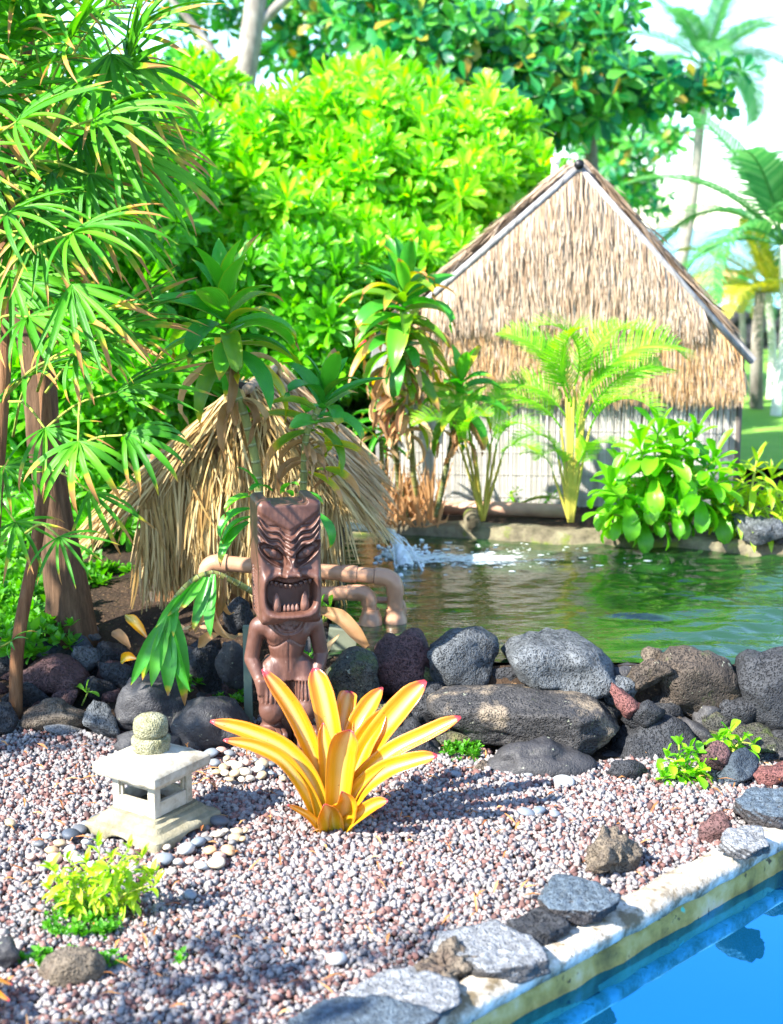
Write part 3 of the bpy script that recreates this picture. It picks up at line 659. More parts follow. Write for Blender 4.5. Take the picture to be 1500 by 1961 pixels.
tk = [(404,1442,28,'blue grey'),(425,1436,22,'pink'),(440,1442,24,'blue grey'),(412,1460,26,'blue grey'),(435,1452,18,'tan'),(445,1462,24,'cream'),(428,1470,26,'tan'),(455,1466,26,'cream'),(470,1460,20,'pink'),(502,1463,28,'tan'),(497,1472,30,'pale grey'),(470,1478,26,'cream'),(450,1480,24,'tan'),(432,1480,22,'cream'),
 (415,1478,20,'tan'),(480,1490,22,'cream'),(502,1484,24,'tan'),(463,1492,20,'cream'),(440,1492,20,'tan'),(542,1490,20,'tan'),(520,1480,18,'blue grey'),(560,1448,26,'dark slate'),(548,1438,20,'blue grey'),(575,1452,22,'tan'),(590,1462,22,'cream'),(610,1452,20,'pink'),(585,1478,22,'tan'),(600,1490,20,'pale grey'),(490,1455,16,'blue grey'),(520,1462,20,'dark slate')]
sized(ring, lambda q: 0 if q[0] < 95 else 1 if q[0] < 190 else 2 if q[0] < 345 else 3 if q[0] < 410 else 4, ['on the gravel out beyond the lantern ring', 'along the shaded side of the lantern plinth', 'before the near corner of the lantern plinth', 'along the sunny right side of the lantern plinth', 'in the heap off the right corner of the lantern'])
sized(tk, lambda q: 0 if q[0] < 447 and q[1] < 1465 else 1 if q[0] < 515 and q[1] < 1475 else 2 if q[0] < 515 else 3, ['between the lantern roof and the tiki', 'against the front of the tiki pedestal', 'at the near rim of the tiki pebbles', 'between the tiki and the bromeliad'])
for px, py, w, lb in [(1008,1556,34,'flat blue river stone alone on gravel, nearest the bromeliad tip'),(1033,1552,30,'blue river stone in the middle of a small row on gravel'),(1063,1558,24,'dark blue river stone closing a small row on gravel'),(1080,1496,44,'flat pale blue river stone in front of the low charcoal rock'),(872,1482,26,'blue river stone by the tiny ground cover'),(1012,1482,26,'small blue stone on gravel touching the low charcoal rock'),(645,1835,40,'pale blue flat stone alone in the lower gravel'),(365,1712,30,'blue stone on the gravel right of the small fern'),(800,1518,22,'small blue stone under the bromeliad lower leaf'),(978,1502,20,'tiny blue stone on gravel before the low charcoal rock')]:
    peb_px(px, py, w, 'pale grey' if 'pale' in lb else 'blue grey', lb, 'single blue stones on the gravel')

# ================================================================== carved tiki
def surface_nets(F, org, h):
    S = F < 0; nx, ny, nz = F.shape
    acc = np.zeros((nx-1, ny-1, nz-1, 3)); cnt = np.zeros((nx-1, ny-1, nz-1))
    cs = [(i, j, k) for i in (0, 1) for j in (0, 1) for k in (0, 1)]
    sl = lambda o: tuple(slice(o[d], F.shape[d]-1+o[d]) for d in range(3))
    for a in cs:
        for ax in range(3):
            if a[ax]: continue
            b = list(a); b[ax] = 1; fa, fb2 = F[sl(a)], F[sl(b)]; m = (fa < 0) != (fb2 < 0)
            t = np.where(m, fa/np.where(m, fa-fb2, 1), 0)
            for d in range(3): acc[..., d] += m*(a[d] + (t if d == ax else 0))
            cnt += m
    act = cnt > 0; idx = -np.ones(act.shape, dtype=np.int64); idx[act] = np.arange(act.sum())
    ii = np.argwhere(act); V = (ii + acc[act]/cnt[act][:, None])*h + np.asarray(org); Fs = []
    for ax in range(3):
        u, w = (ax+1) % 3, (ax+2) % 3
        a = [slice(1, -1)]*3; a[ax] = slice(0, -1); b = list(a); b[ax] = slice(1, None)
        s0, s1 = S[tuple(a)], S[tuple(b)]; m = s0 != s1; q = np.argwhere(m); o = np.array([1, 1, 1]); o[ax] = 0; q = q+o
        eu = np.zeros(3, int); eu[u] = 1; ew = np.zeros(3, int); ew[w] = 1
        g = lambda p: idx[p[:, 0], p[:, 1], p[:, 2]]
        quad = np.stack([g(q-eu-ew), g(q-ew), g(q), g(q-eu)], -1); fl = s0[m]
        quad[~fl] = quad[~fl][:, ::-1]; Fs.append(quad)
    return V, np.concatenate(Fs)
def smin(a, b, k):
    h = np.clip(.5+.5*(b-a)/k, 0, 1); return b*(1-h)+a*h-k*h*(1-h)
def s_ell(x, y, z, c, r):
    k = np.sqrt(((x-c[0])/r[0])**2+((y-c[1])/r[1])**2+((z-c[2])/r[2])**2); return (k-1)*min(r)
def s_cap(x, y, z, a, b, r0, r1):
    a, b = np.array(a), np.array(b); d = b-a; t = np.clip(((x-a[0])*d[0]+(y-a[1])*d[1]+(z-a[2])*d[2])/d.dot(d), 0, 1)
    return np.sqrt((x-a[0]-t*d[0])**2+(y-a[1]-t*d[1])**2+(z-a[2]-t*d[2])**2)-(r0+(r1-r0)*t)
def s_box(x, y, z, c, hf, r):
    q = [np.abs(v-cc)-hh+r for v, cc, hh in zip((x, y, z), c, hf)]
    return np.sqrt(sum(np.maximum(v, 0)**2 for v in q))+np.minimum(np.maximum(np.maximum(q[0], q[1]), q[2]), 0)-r
def grid(lo, hi, h):
    ax = [np.arange(l, u+h, h) for l, u in zip(lo, hi)]; return np.meshgrid(*ax, indexing='ij')
s = Mat('painted_wood'); p = s.co(); n = s.noise(p, 14, 4); gn = s.noise(s.n('Mapping', {'Vector': p, 'Scale': (60, 60, 9)}).outputs[0], 1.5, 4)
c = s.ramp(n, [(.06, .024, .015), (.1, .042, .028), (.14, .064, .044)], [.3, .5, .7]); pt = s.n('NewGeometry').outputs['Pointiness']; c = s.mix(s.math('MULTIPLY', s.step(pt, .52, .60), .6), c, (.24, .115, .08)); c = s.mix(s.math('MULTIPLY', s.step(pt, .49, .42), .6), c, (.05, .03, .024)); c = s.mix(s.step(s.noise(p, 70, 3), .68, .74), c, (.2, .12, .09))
ch_ = s.n('TexVoronoi', {'Vector': s.n('Mapping', {'Vector': p, 'Scale': (1, 1, .45)}).outputs[0], 'Scale': 75.0}, feature='F1').outputs['Distance']
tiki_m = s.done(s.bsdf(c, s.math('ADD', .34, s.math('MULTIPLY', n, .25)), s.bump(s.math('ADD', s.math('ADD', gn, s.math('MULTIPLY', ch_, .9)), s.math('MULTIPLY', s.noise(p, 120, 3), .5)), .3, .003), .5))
s = Mat('painted_wood_dark'); p = s.co(); c = s.mix(s.noise(p, 60, 4), (.03, .014, .01), (.07, .03, .022))
tiki_dark = s.done(s.bsdf(c, .5, s.bump(s.noise(p, 150, 3), .5, .004), .4))
TQ = G(521, 1452, .02); TC = Vector((TQ.x+.04, TQ.y+.09, .0))
tiki = empty('tiki_statue', TC, 'carved brown wooden tiki statue with bared teeth standing on pebbles', 'statue'); tiki.rotation_euler = (0, 0, rad(14)); tiki.scale = (.93, .93, 1.0)
hs = .0026; ZH = .412; HH = .352                      # head from ZH to ZH+HH
x, y, z = grid((-.125, -.15, ZH-.025), (.125, .12, ZH+HH+.03), hs)
u = x/.095; v = (z-ZH)/HH; au = np.abs(u)
def bell(d, w): return np.exp(-(d/w)**2)
vb = lambda k: .60+.245*k + (.14-.015*k)*np.clip(au, 0, 1.1)**1.15*1.25 - .02*np.cos(au*9)*(au > .15)   # wavy brow lines
hgt = np.zeros_like(x)
fore = 1/(1+np.exp(-(v-(.765+.16*au**1.2))/.006)); hgt += .007*fore
for k in (0, .22, .45): hgt += .0095*bell(v-vb(k)+.02, .02)*(v < .97)
for k in (-.12, .11, .335, .56): hgt -= .006*bell(v-vb(k)+.02, .012)*(v < .97)
hgt += .012*bell(u, .13)*bell(v-.70, .05)
ex, ez = (au-.52)/.42, (v-.575-.16*(au-.52))/.062; er = np.sqrt(ex**2+ez**2)
hgt += -.016*(1/(1+np.exp((er-1)/.06))) + .007*bell(er-1.18, .13)*(au < 1.02)
nw = .12+.17*np.clip((.58-v)/.19, 0, 1); ins = (v > .385) & (v < .66)
hgt += .034*(1/(1+np.exp((au-nw)/.03)))*(1/(1+np.exp(-(v-.395)/.008)))*np.clip((.68-v)/.22, 0, 1)**.6*(v < .68)
hgt += .012*bell((au-.24), .09)*bell(v-.425, .035)                                     # nostril wings
mx, mz = au/.80, (v-.255)/.155; mr = (mx**3.2+np.abs(mz)**3.2)**(1/3.2)              # mouth
hgt += .015*bell(mr-1.16, .16) + .010*bell(mr-1.0, .10)
lipdip = .045*bell(u, .45)
cav = 1/(1+np.exp((np.maximum(mr-.93, (v-(.362-lipdip))/.155))/.035))
hgt = hgt*(1-cav) - .052*cav
hgt += .016*bell(v-.055, .055)*(au < .95)                                            # lower lip
hgt += .010*bell((au-.86), .15)*bell(v-.40, .08)
fx = np.clip((-y-.0)/.05, 0, 1)
taper = 1-.05*np.clip((.5-v), 0, 1)
bot = ZH + .018*bell(u, .33)*(v < .3)
d = s_box(x/taper, y+hgt*fx, z, (0, 0, ZH+HH/2), (.095, .088, HH/2), .016)
d = np.maximum(d, bot-z+.0)
notch = np.maximum.reduce([np.abs(x)-.058, -(z-(ZH+HH-.02)), -(y+.06)]); d = np.maximum(d, -notch)      # sunken crown
d = np.maximum(d, -np.maximum.reduce([np.abs(x)-.052-.004*np.sin(z*300), (ZH+HH-.013)-z]))
comb = np.where((v > .06) & (v < .43) & (np.abs(y) < .045), (np.abs(((z-ZH)/.0095) % 1-.5) < .26)*.007, 0); d = d + comb*(np.abs(x) > .078)
d = np.maximum(d, -np.maximum(np.abs(np.abs(x)-.093)-.004, np.maximum(np.abs(y+.052)-.004, (v-.46)*.3)))   # groove beside the comb
V, Fq = surface_nets(d, (-.125, -.15, ZH-.025), hs)
head = obj('head', mesh('head', V, Fq, tiki_m, True), tiki)
def cone_tooth(cx, zc, w, h, yb, dep, mat=tiki_m):     # a pointed tooth, h<0 hangs down
    b = MB(); n = 10; rings = [(1.0, 0), (.92, .35), (.6, .75), (.12, 1.0)]; vv = []
    for r, t in rings:
        for i in range(n): a = 2*math.pi*i/n; vv.append((cx+math.cos(a)*w*r, yb+math.sin(a)*dep*r, zc+h*t))
    ff = [(j*n+i, j*n+(i+1) % n, (j+1)*n+(i+1) % n, (j+1)*n+i) for j in range(3) for i in range(n)] + [tuple(range(n))[::-1], tuple(range(3*n, 4*n))]
    b.add(vv, ff); return b
for i in range(9):
    uu = (i-4)/4*.62; zt = ZH + HH*(.372-.045*math.exp(-(uu/.45)**2)); b = cone_tooth(uu*.095, zt, .0066, -.015, -.088, .008); b.obj('tooth', tiki_m, head)
for sx in (-1, 1): cone_tooth(sx*.043, ZH+HH*.11, .0145, .054, -.085, .012).obj('fang', tiki_m, head)
for i in range(4): cone_tooth((i-1.5)*.0125, ZH+HH*.11, .0078, .019, -.084, .008).obj('tooth', tiki_m, head)
for sx in (-1, 1):
    vv = DIRS[4][0]*np.array([.033, .012, .0145]); vv = vv + (np.abs(vv[:, :1]) > .018)*0
    ey = obj('eye', mesh('eye', vv, DIRS[4][1], tiki_m, True), head, (sx*.049, -.074, ZH+HH*.575)); ey.rotation_euler = (0, -sx*.5, 0)
    vv = DIRS[3][0]*np.array([.0125, .005, .0115]); obj('pupil', mesh('pupil', vv, DIRS[3][1], tiki_m, True), head, (sx*.050, -.0855, ZH+HH*.578))
# body with limbs
x, y, z = grid((-.155, -.125, .028), (.155, .11, .455), hs); ax_ = np.abs(x)
zz = [.235, .27, .30, .345, .385, .41, .43]; wx = np.interp(z, zz, [.062, .058, .054, .07, .088, .082, .05]); wy = np.interp(z, zz, [.05, .046, .044, .05, .052, .046, .04])
t = (np.sqrt((x/wx)**2+(y/wy)**2)-1)*.045; t = np.maximum(t, np.maximum(.235-z, z-.44))
t = smin(t, s_ell(ax_, y, z, (.036, -.034, .372), (.036, .02, .024)), .01)
t = smin(t, s_ell(ax_, y, z, (.08, 0, .392), (.034, .036, .03)), .015)
arm = np.minimum(s_cap(ax_, y, z, (.098, .002, .385), (.118, .008, .295), .027, .0245), s_cap(ax_, y, z, (.118, .006, .292), (.094, -.034, .232), .0245, .019))
arm = smin(arm, s_box(ax_, y, z, (.09, -.045, .222), (.02, .018, .026), .01), .012)
t = smin(t, arm, .008)
leg = smin(s_cap(ax_, y, z, (.045, .004, .255), (.062, -.030, .185), .047, .042), s_ell(ax_, y, z, (.060, -.034, .150), (.043, .045, .042)), .006)
leg = smin(leg, s_cap(ax_, y, z, (.06, -.01, .15), (.052, .006, .085), .036, .031), .01)
ang = np.arctan2(y+.02, ax_-.055); skirt = (z > .178) & (z < .232); leg = leg - np.where(skirt, .0022*np.sign(np.sin(ang*22)), 0) - .005*bell(z-.236, .006)*(z < .25)
t = smin(t, leg, .01)
foot = s_box(ax_, y, z, (.054, -.036, .066), (.042, .062, .03), .014) + .0
foot = foot + .004*(np.abs(((ax_-.054)/.0195) % 1-.5) > .40)*(y < -.05)
t = smin(t, foot, .01)
t = np.minimum(t, s_box(x, y, z, (0, .035, .16), (.07, .04, .13), .02))                # block left behind the legs
rc = np.sqrt((x/1.0)**2+((z-.428)/.95)**2); t = t - .0035*bell(rc-.062, .004)*(y < 0) - .0025*bell(rc-.05, .003)*(y < 0) + .002*(rc < .046)*(y < 0)
wv = np.sin(np.arctan2(x, .43-z)*9)*.5+.5; t = t - .002*(np.abs(rc-.04) < .006)*(wv > .5)*(y < 0)
t = t + .003*bell(z-(.345+.012*np.cos(x*60)), .003)*(y < 0)*(ax_ < .07) + .002*bell(x, .003)*(y < 0)*(z > .26)*(z < .37)
V, Fq = surface_nets(t, (-.155, -.125, .028), hs)
body = obj('body', mesh('body', V*np.array([.92, .95, 1]), Fq, tiki_m, True), tiki)
v, f = lathe([(.112, -.03), (.116, 0), (.116, .03), (.108, .038), (.05, .040)], 40, lambda j, a: 1+.03*math.sin(a*3+1)); obj('pedestal', mesh('pedestal', v, f, tiki_m, True), tiki)

# ================================================================== yellow bromeliad
BY = G(635, 1597, 0).y+.03
s = Mat('bromeliad_leaf'); t = s.attr('t'); r = s.rnd('object'); sd = s.attr('s'); nz = s.noise(s.pos(), 25, 3)
c = s.ramp(t, [(.36, .36, .02), (.62, .40, .008), (.70, .34, .006), (.72, .26, .012), (.70, .13, .06)], [.05, .25, .6, .86, .97])
c = s.mix(s.math('MULTIPLY', s.step(s.math('ABSOLUTE', sd), .55, 1.0), .55), c, (.72, .22, .015))
c = s.mix(s.math('MULTIPLY', s.step(s.math('ABSOLUTE', sd), .5, .0), .6), c, (.88, .68, .25))  # pale middle stripe paints the highlight along the leaf channel
c = s.mix(s.step(s.math('ADD', t, s.math('MULTIPLY', nz, .04)), .975, .995), c, (.55, .04, .08))
st = s.n('TexNoise', {'Vector': s.n('CombineXYZ', {'X': s.math('MULTIPLY', sd, 7.0), 'Y': s.math('MULTIPLY', t, 2.5), 'Z': s.math('MULTIPLY', r, 50.0)}), 'Scale': 2.0, 'Detail': 3.0}).outputs[0]
c = s.mix(s.math('MULTIPLY', s.step(st, .5, .75), .45), c, (.75, .5, .07)); c = s.mix(s.math('MULTIPLY', s.step(st, .45, .3), .4), c, (.55, .24, .01))
c = s.mix(s.step(s.noise(s.pos(), 130, 2), .70, .75), c, (.30, .12, .02))
p = s.bsdf(c, .24, None, .6); tr = s.n('BsdfTranslucent', {'Color': s.mix(.25, c, (.9, .55, .02))})
brom_m = s.done(s.n('MixShader', {0: .3, 1: p, 2: tr}))
BB = G(637, 1600, 0); BB.y = BY
brom = empty('bromeliad', BB, 'bright yellow bromeliad rosette with pink leaf tips growing in the gravel', 'plant')
BL = [ # pixel path from base to tip, widths in px, depth offset at tip
 ([(628,1590),(618,1530),(600,1450),(560,1360),(503,1281)], [44,44,42,40,28], .03, (.3,-1,.35)),
 ([(640,1590),(642,1500),(632,1400),(618,1330),(602,1279)], [48,50,52,50,36], .10, (0,-1,.3)),
 ([(648,1585),(655,1480),(657,1400),(663,1350),(669,1324)], [46,46,44,42,34], .14, (0,-1,.3)),
 ([(648,1590),(660,1490),(680,1400),(708,1350),(733,1316)], [44,44,42,40,14], .12, (-.2,-1,.4)),
 ([(650,1590),(672,1510),(712,1430),(765,1360),(816,1304)], [50,54,54,52,38], .02, (-.35,-1,.5)),
 ([(650,1590),(680,1510),(745,1445),(820,1405),(883,1373)], [46,44,40,34,24], -.02, (-.25,-1,.8)),
 ([(650,1592),(685,1520),(735,1478),(790,1458),(838,1447)], [52,48,42,34,22], -.07, (-.1,-1,.7)),
 ([(622,1592),(598,1500),(545,1435),(470,1400),(403,1381)], [46,42,40,34,18], .0, (.3,-1,.7)),
 ([(620,1592),(588,1520),(545,1460),(490,1430),(428,1417)], [44,38,34,28,14], -.05, (.2,-1,.7)),
 ([(645,1590),(648,1520),(655,1450),(662,1420),(672,1398)], [54,62,64,60,46], -.04, (0,-1,.15)),
 ([(632,1590),(628,1500),(624,1440),(620,1410),(619,1384)], [40,38,34,26,8], .02, (.1,-1,.2)),
 ([(655,1590),(672,1500),(695,1430),(718,1390),(742,1355)], [50,56,54,44,12], .03, (-.3,-1,.3)),
 ([(648,1598),(668,1575),(695,1555),(720,1540),(743,1533)], [34,34,30,26,16], -.10, (-.1,-1,.6)),
 ([(625,1600),(608,1580),(590,1562),(570,1550),(551,1541)], [26,22,16,12,4], -.06, (.2,-1,.6)),
 ([(636,1600),(634,1580),(630,1560),(626,1548),(622,1540)], [56,60,56,46,20], -.075, (.1,-1,.1)),
 ([(650,1600),(656,1570),(662,1545),(664,1530),(655,1515)], [56,60,56,46,16], -.07, (-.1,-1,.1)),
]
for path, w, dy, nrm in BL:
    n = len(path); pts = [P(px, py, BY-.03+.03*(dy > 0)+dy*(i/(n-1))**1.0) for i, (px, py) in enumerate(path)]
    pts = smooth_path(pts, 6); m_ = mpp(pts[0]); b = MB()
    ww = list(np.interp(np.linspace(0, 1, 25), np.linspace(0, 1, 5), [q*m_*k_ for q, k_ in zip(w, (.62, .76, .86, .9, .92))])); ww[-1] *= .18; ww[-2] *= .62; ww[-3] *= .88
    b.ribbon(pts, ww, nrm, .32, 8); o = b.obj('leaf', brom_m, brom, True, BB)
    so = o.modifiers.new('thick', 'SOLIDIFY'); so.thickness = .0011

# ================================================================== pipework of the pond
s = Mat('tan_pvc'); p = s.co(); n = s.noise(p, 12, 4)
c = s.ramp(n, [(.30, .15, .085), (.40, .215, .125), (.46, .26, .16)], [.3, .5, .7]); pvc = s.done(s.bsdf(c, .35, s.bump(s.noise(p, 60, 3), .15, .003), .45))
s = Mat('white_pvc'); p = s.co(); c = s.ramp(s.noise(p, 30, 4), [(.3, .28, .2), (.6, .58, .5), (.7, .68, .62)], [.3, .5, .6]); wpvc = s.done(s.bsdf(c, .5))
def bend(a, b, c, r, k=8):                             # rounded corner at b
    a, b, c = Vector(a), Vector(b), Vector(c); p0 = b+(a-b).normalized()*r; p1 = b+(c-b).normalized()*r
    return [p0*(1-t)**2+b*2*t*(1-t)+p1*t*t for t in np.linspace(0, 1, k)]
YP = 4.62; base = P(700, 1200, YP)
man = empty('pipe_manifold', base, 'tan plastic pipes with elbows and flanges standing at the pond edge', 'pipes')
def piece(name, pts, r, n=18): 
    b = MB(); b.tube([Vector(q)-base for q in pts], r, n); o = b.obj(name, pvc, man); sharp(o.data, 40); return o
R1 = 15*mpp(base)
A = P(396, 1135, YP+.05); B = P(396, 1076, YP+.05); C = P(757, 1106, YP); D = P(757, 1190, YP)
el = bend(A, B, C, .045); piece('elbow', el, R1*1.12); piece('pipe', [el[-1]*1.0, C+(B-C).normalized()*.07], R1)
piece('pipe', [A-Vector((0, 0, .12)), el[0]], R1); piece('collar', [el[-1]-(C-B).normalized()*.012, el[-1]+(C-B).normalized()*.025], R1*1.2); mm = B.lerp(C, .72); piece('collar', [mm, mm+(C-B).normalized()*.05], R1*1.13)
el = bend(B, C, D, .048); cl = piece('elbow', [el[0]+(B-C).normalized()*.02]+el+[el[-1]-Vector((0, 0, .01))], R1*1.14)
piece('pipe', [el[-1], D], R1); piece('flange', [D+Vector((0, 0, .045)), D+Vector((0, 0, .03)), D+Vector((0, 0, .012)), D-Vector((0, 0, .012))], [R1*1.2, R1*1.22, R1*1.5, R1*1.55])
A2 = P(560, 1139, YP-.02); C2 = P(706, 1134, YP-.02); D2 = P(710, 1188, YP-.02)
el = bend(A2, C2, D2, .04); piece('pipe', [A2, el[0]], R1*.92); piece('elbow', [el[0]+(A2-C2).normalized()*.03]+el, R1*1.05)
piece('pipe', [el[-1], D2], R1*.92); piece('flange', [D2+Vector((0, 0, .04)), D2+Vector((0, 0, .028)), D2+Vector((0, 0, .01)), D2-Vector((0, 0, .012))], [R1*1.1, R1*1.12, R1*1.45, R1*1.5])
A3 = P(722, 1149, YP+.06); C3 = P(772, 1150, YP+.06); D3 = P(772, 1196, YP+.06); el = bend(A3, C3, D3, .03)
piece('pipe', [A3]+el+[D3], R1*.45)
b = MB(); q0, q1 = P(672, 1196, YP-.03), P(800, 1208, YP-.03)
b.tube([q0-base, q1-base], R1*.38, 12); b.obj('base_rail', pvc, man)
# long brown pipe lying behind the far pond wall, and the open stub through the wall
b = MB(); q = [P(830, 972, 6.22), P(960, 974, 6.2), P(1092, 980, 6.15)]; b.tube(q, .032, 16)
s = Mat('brown_pipe'); p = s.pos(); c = s.ramp(s.noise(p, 9, 4), [(.26, .14, .09), (.42, .24, .16), (.5, .3, .21)], [.3, .5, .7]); bp = s.done(s.bsdf(c, .55))
tag(b.obj('drain_pipe', bp), 'long reddish brown pipe lying behind the far pond wall', 'pipe')
b = MB(); a, e = P(903, 988, 6.13), P(905, 1004, 5.88); d = (e-a).normalized()
ro, ri = .036, .026; v1_, f1_, _ = tube([a, e], ro, 20, False); v2_, f2_, _ = tube([e, a+d*.1], ri, 20, False)
b.add(v1_, f1_); b.add(v2_, f2_); o0 = len(b.v)
n0 = 20; b.f += [(n0+i, n0+(i+1) % n0, 40+(i+1) % n0, 40+i) for i in range(n0)]
b.f += [tuple(60+i for i in range(20))]
st = b.obj('stub_pipe', pw_m); tag(st, 'short open mossy pipe end sticking out of the far pond wall', 'pipe')
# spout with its jet
SPY = 5.55; sp0, sp1 = P(715, 1012, SPY+.08), P(748, 1024, SPY)
spout = empty('water_spout', sp1, 'white pipe spout beside the thatched hut pouring into the pond', 'spout')
b = MB(); b.tube([sp0-Vector((.14, -.05, 0)), sp0, sp1], .019, 14); b.obj('pipe', wpvc, spout, True, sp1)
b = MB(); b.tube([sp1+(sp0-sp1).normalized()*.02, sp1+(sp1-sp0).normalized()*.01], .024, 14); b.obj('collar', wpvc, spout, True, sp1)
s = Mat('falling_water'); p = s.pos(); n = s.noise(s.n('Mapping', {'Vector': p, 'Scale': (40, 40, 14)}).outputs[0], 1.0, 4)
w1 = s.bsdf((.9, .95, .97), .2, s.bump(n, .8, .01), .6, **{'Transmission Weight': .35, 'IOR': 1.33}); w2 = s.bsdf((.85, .9, .93), .6)
jet_m = s.done(s.n('MixShader', {0: s.step(n, .42, .62), 1: w1, 2: w2}))
s = Mat('foam'); p = s.pos(); c = s.mix(s.noise(p, 25, 3), (.75, .82, .85), (.92, .94, .95)); foam_m = s.done(s.bsdf(c, .6, s.bump(s.noise(p, 120, 3), .6, .006)))
def strand_jet(off, r):
    q0 = sp1 + Vector((off[0], off[1], off[2])); q2 = P(775, 1072, SPY-.12)+Vector((off[0]*4, off[1]*4, 0)); q2.z = WATER_Z-.005
    pts = [q0+(q2-q0)*t + Vector((0, 0, .03*math.sin(math.pi*t))) for t in np.linspace(0, 1, 12)]
    return pts, [r, r*1.1, r*1.3, r*1.7]
b = MB(); g = np.random.default_rng(3)
pts, _ = strand_jet((0, 0, 0), .01); pts = smooth_path(pts, 2); v, f, tq = tube(pts, [.013, .015, .017, .021, .027, .034], 22, False)
v = np.array([tuple(q) for q in v]); ctr = np.repeat(np.array([tuple(q) for q in pts]), 22, 0); v = ctr + (v-ctr)*(1+.32*vnoise(v*np.array([90, 90, 30]), 4)*np.clip(np.array(tq)*1.4, .15, 1))[:, None]; b.add(v, f)
for k in range(10):
    pts, r = strand_jet(g.normal(size=3)*.009, g.uniform(.0012, .003)); b.tube([q+Vector(g.normal(size=3)*.002) for q in pts], r, 6)
js = b.obj('water_jet', jet_m, spout, True, sp1); js['kind'] = 'stuff'
fv, ff, cnt = [], [], 0; D2_, F2_ = DIRS[2]
def foam_blob(x, y, r, fl):
    global cnt
    v = D2_*(1+.35*vnoise(D2_*1.6+cnt, cnt))[:, None]*np.array([r*g.uniform(1.0, 2.2), r*.8, r*fl]); fv.append(v+np.array([x, y, WATER_Z+.003])); ff.append(F2_+cnt*len(D2_)); cnt += 1
for k in range(130):
    t = g.beta(1.0, 2.2); a = P(765, 1068, 5.5); qx = 765+t*360+g.normal()*18; qy = 1066+g.normal()*(9+12*t)+t*6; q = G(qx, qy, WATER_Z)
    if q.y < back_y(q.x)-.05: foam_blob(q.x, q.y, g.uniform(.004, .012)*(1-.6*t), g.uniform(.08, .2)*(1-.5*t))
for k in range(60):
    q = G(g.uniform(980, 1290), 1036+abs(g.normal())*30, WATER_Z)
    if q.y < back_y(q.x)-.05: foam_blob(q.x, q.y, g.uniform(.003, .009), .07)
for k in range(200):
    q = G(778+g.normal()*22, 1064+g.normal()*10, WATER_Z); foam_blob(q.x, q.y, g.uniform(.002, .007), g.uniform(.7, 1.8))
tag(obj('foam', mesh('foam', np.concatenate(fv), np.concatenate(ff), foam_m, True)), 'white foam and splashes on the pond below the spout', 'foam', kind='stuff')

s = Mat('foam_sheet'); p = s.pos(); v = s.n('Mapping', {'Vector': p, 'Scale': (1.0, 2.6, 1)}).outputs[0]
n = s.math('ADD', s.math('MULTIPLY', s.noise(v, 26, 5, .7), .65), s.math('MULTIPLY', s.noise(v, 8, 3), .35)); k = s.step(s.math('ADD', n, s.math('SUBTRACT', s.math('MULTIPLY', s.attr('t'), .55), .3)), .50, .57)
fo = s.bsdf((.8, .87, .9), .5, s.bump(n, .8, .02)); foam_sheet = s.done(s.n('MixShader', {0: s.math('MULTIPLY', k, .92), 1: s.n('BsdfTransparent'), 2: fo}))
xs = np.linspace(-.05, 1.25, 70); ys = np.linspace(4.85, 5.98, 60); X, Y = np.meshgrid(xs, ys, indexing='ij'); J = P(778, 1066, 5.5); dx_, dy_ = X-J.x, Y-J.y
den = .36*np.exp(-(np.abs(dx_-.22)/.26)**2-(dy_/.16)**2) + .46*np.exp(-((dx_-.5)/.5)**2-((dy_-.02)/.22)**2)+.35*np.exp(-(dx_/.12)**2-(dy_/.1)**2); den[Y > back_y(X)-.03] = 0
Z = WATER_Z+.006+.012*np.exp(-(dx_/.2)**2-(dy_/.15)**2)*(1+vnoise(np.stack([X*30, Y*30, X*0], -1).reshape(-1, 3), 3).reshape(X.shape)); nx, ny = X.shape; I = np.arange(nx*ny).reshape(nx, ny)
tag(obj('foam_sheet', mesh('foam_sheet', np.stack([X, Y, Z], -1).reshape(-1, 3), np.stack([I[:-1, :-1], I[1:, :-1], I[1:, 1:], I[:-1, 1:]], -1).reshape(-1, 4), foam_sheet, True, {'t': den.ravel()})), 'thin white foam streaks drifting away from the spout', 'foam', kind='stuff')
# ================================================================== thatch
def thatch_mat(name, cols, trans=.12):
    s = Mat(name); r = s.rnd('island'); p = s.pos(); n = s.noise(p, 5, 3)
    c = s.ramp(s.math('ADD', s.math('MULTIPLY', r, .8), s.math('MULTIPLY', s.math('SUBTRACT', n, .35), .6), clamp=True), cols)
    pr = s.bsdf(c, .65, None, .3); tr = s.n('BsdfTranslucent', {'Color': c}); return s.done(s.n('MixShader', {0: trans, 1: pr, 2: tr}))
thatch_old = thatch_mat('thatch_weathered', [(.22, .14, .08), (.36, .24, .145), (.47, .34, .225), (.58, .48, .37), (.36, .23, .12)])
thatch_new = thatch_mat('thatch_golden', [(.2, .1, .035), (.4, .22, .085), (.52, .33, .15), (.6, .43, .25), (.36, .2, .08)])
thatch_small = thatch_mat('thatch_straw', [(.16, .085, .025), (.36, .22, .07), (.52, .36, .14), (.62, .48, .24), (.3, .17, .06)])
thatch_roof = thatch_mat('thatch_roof', [(.16, .11, .075), (.3, .21, .14), (.42, .31, .22), (.5, .4, .3)])
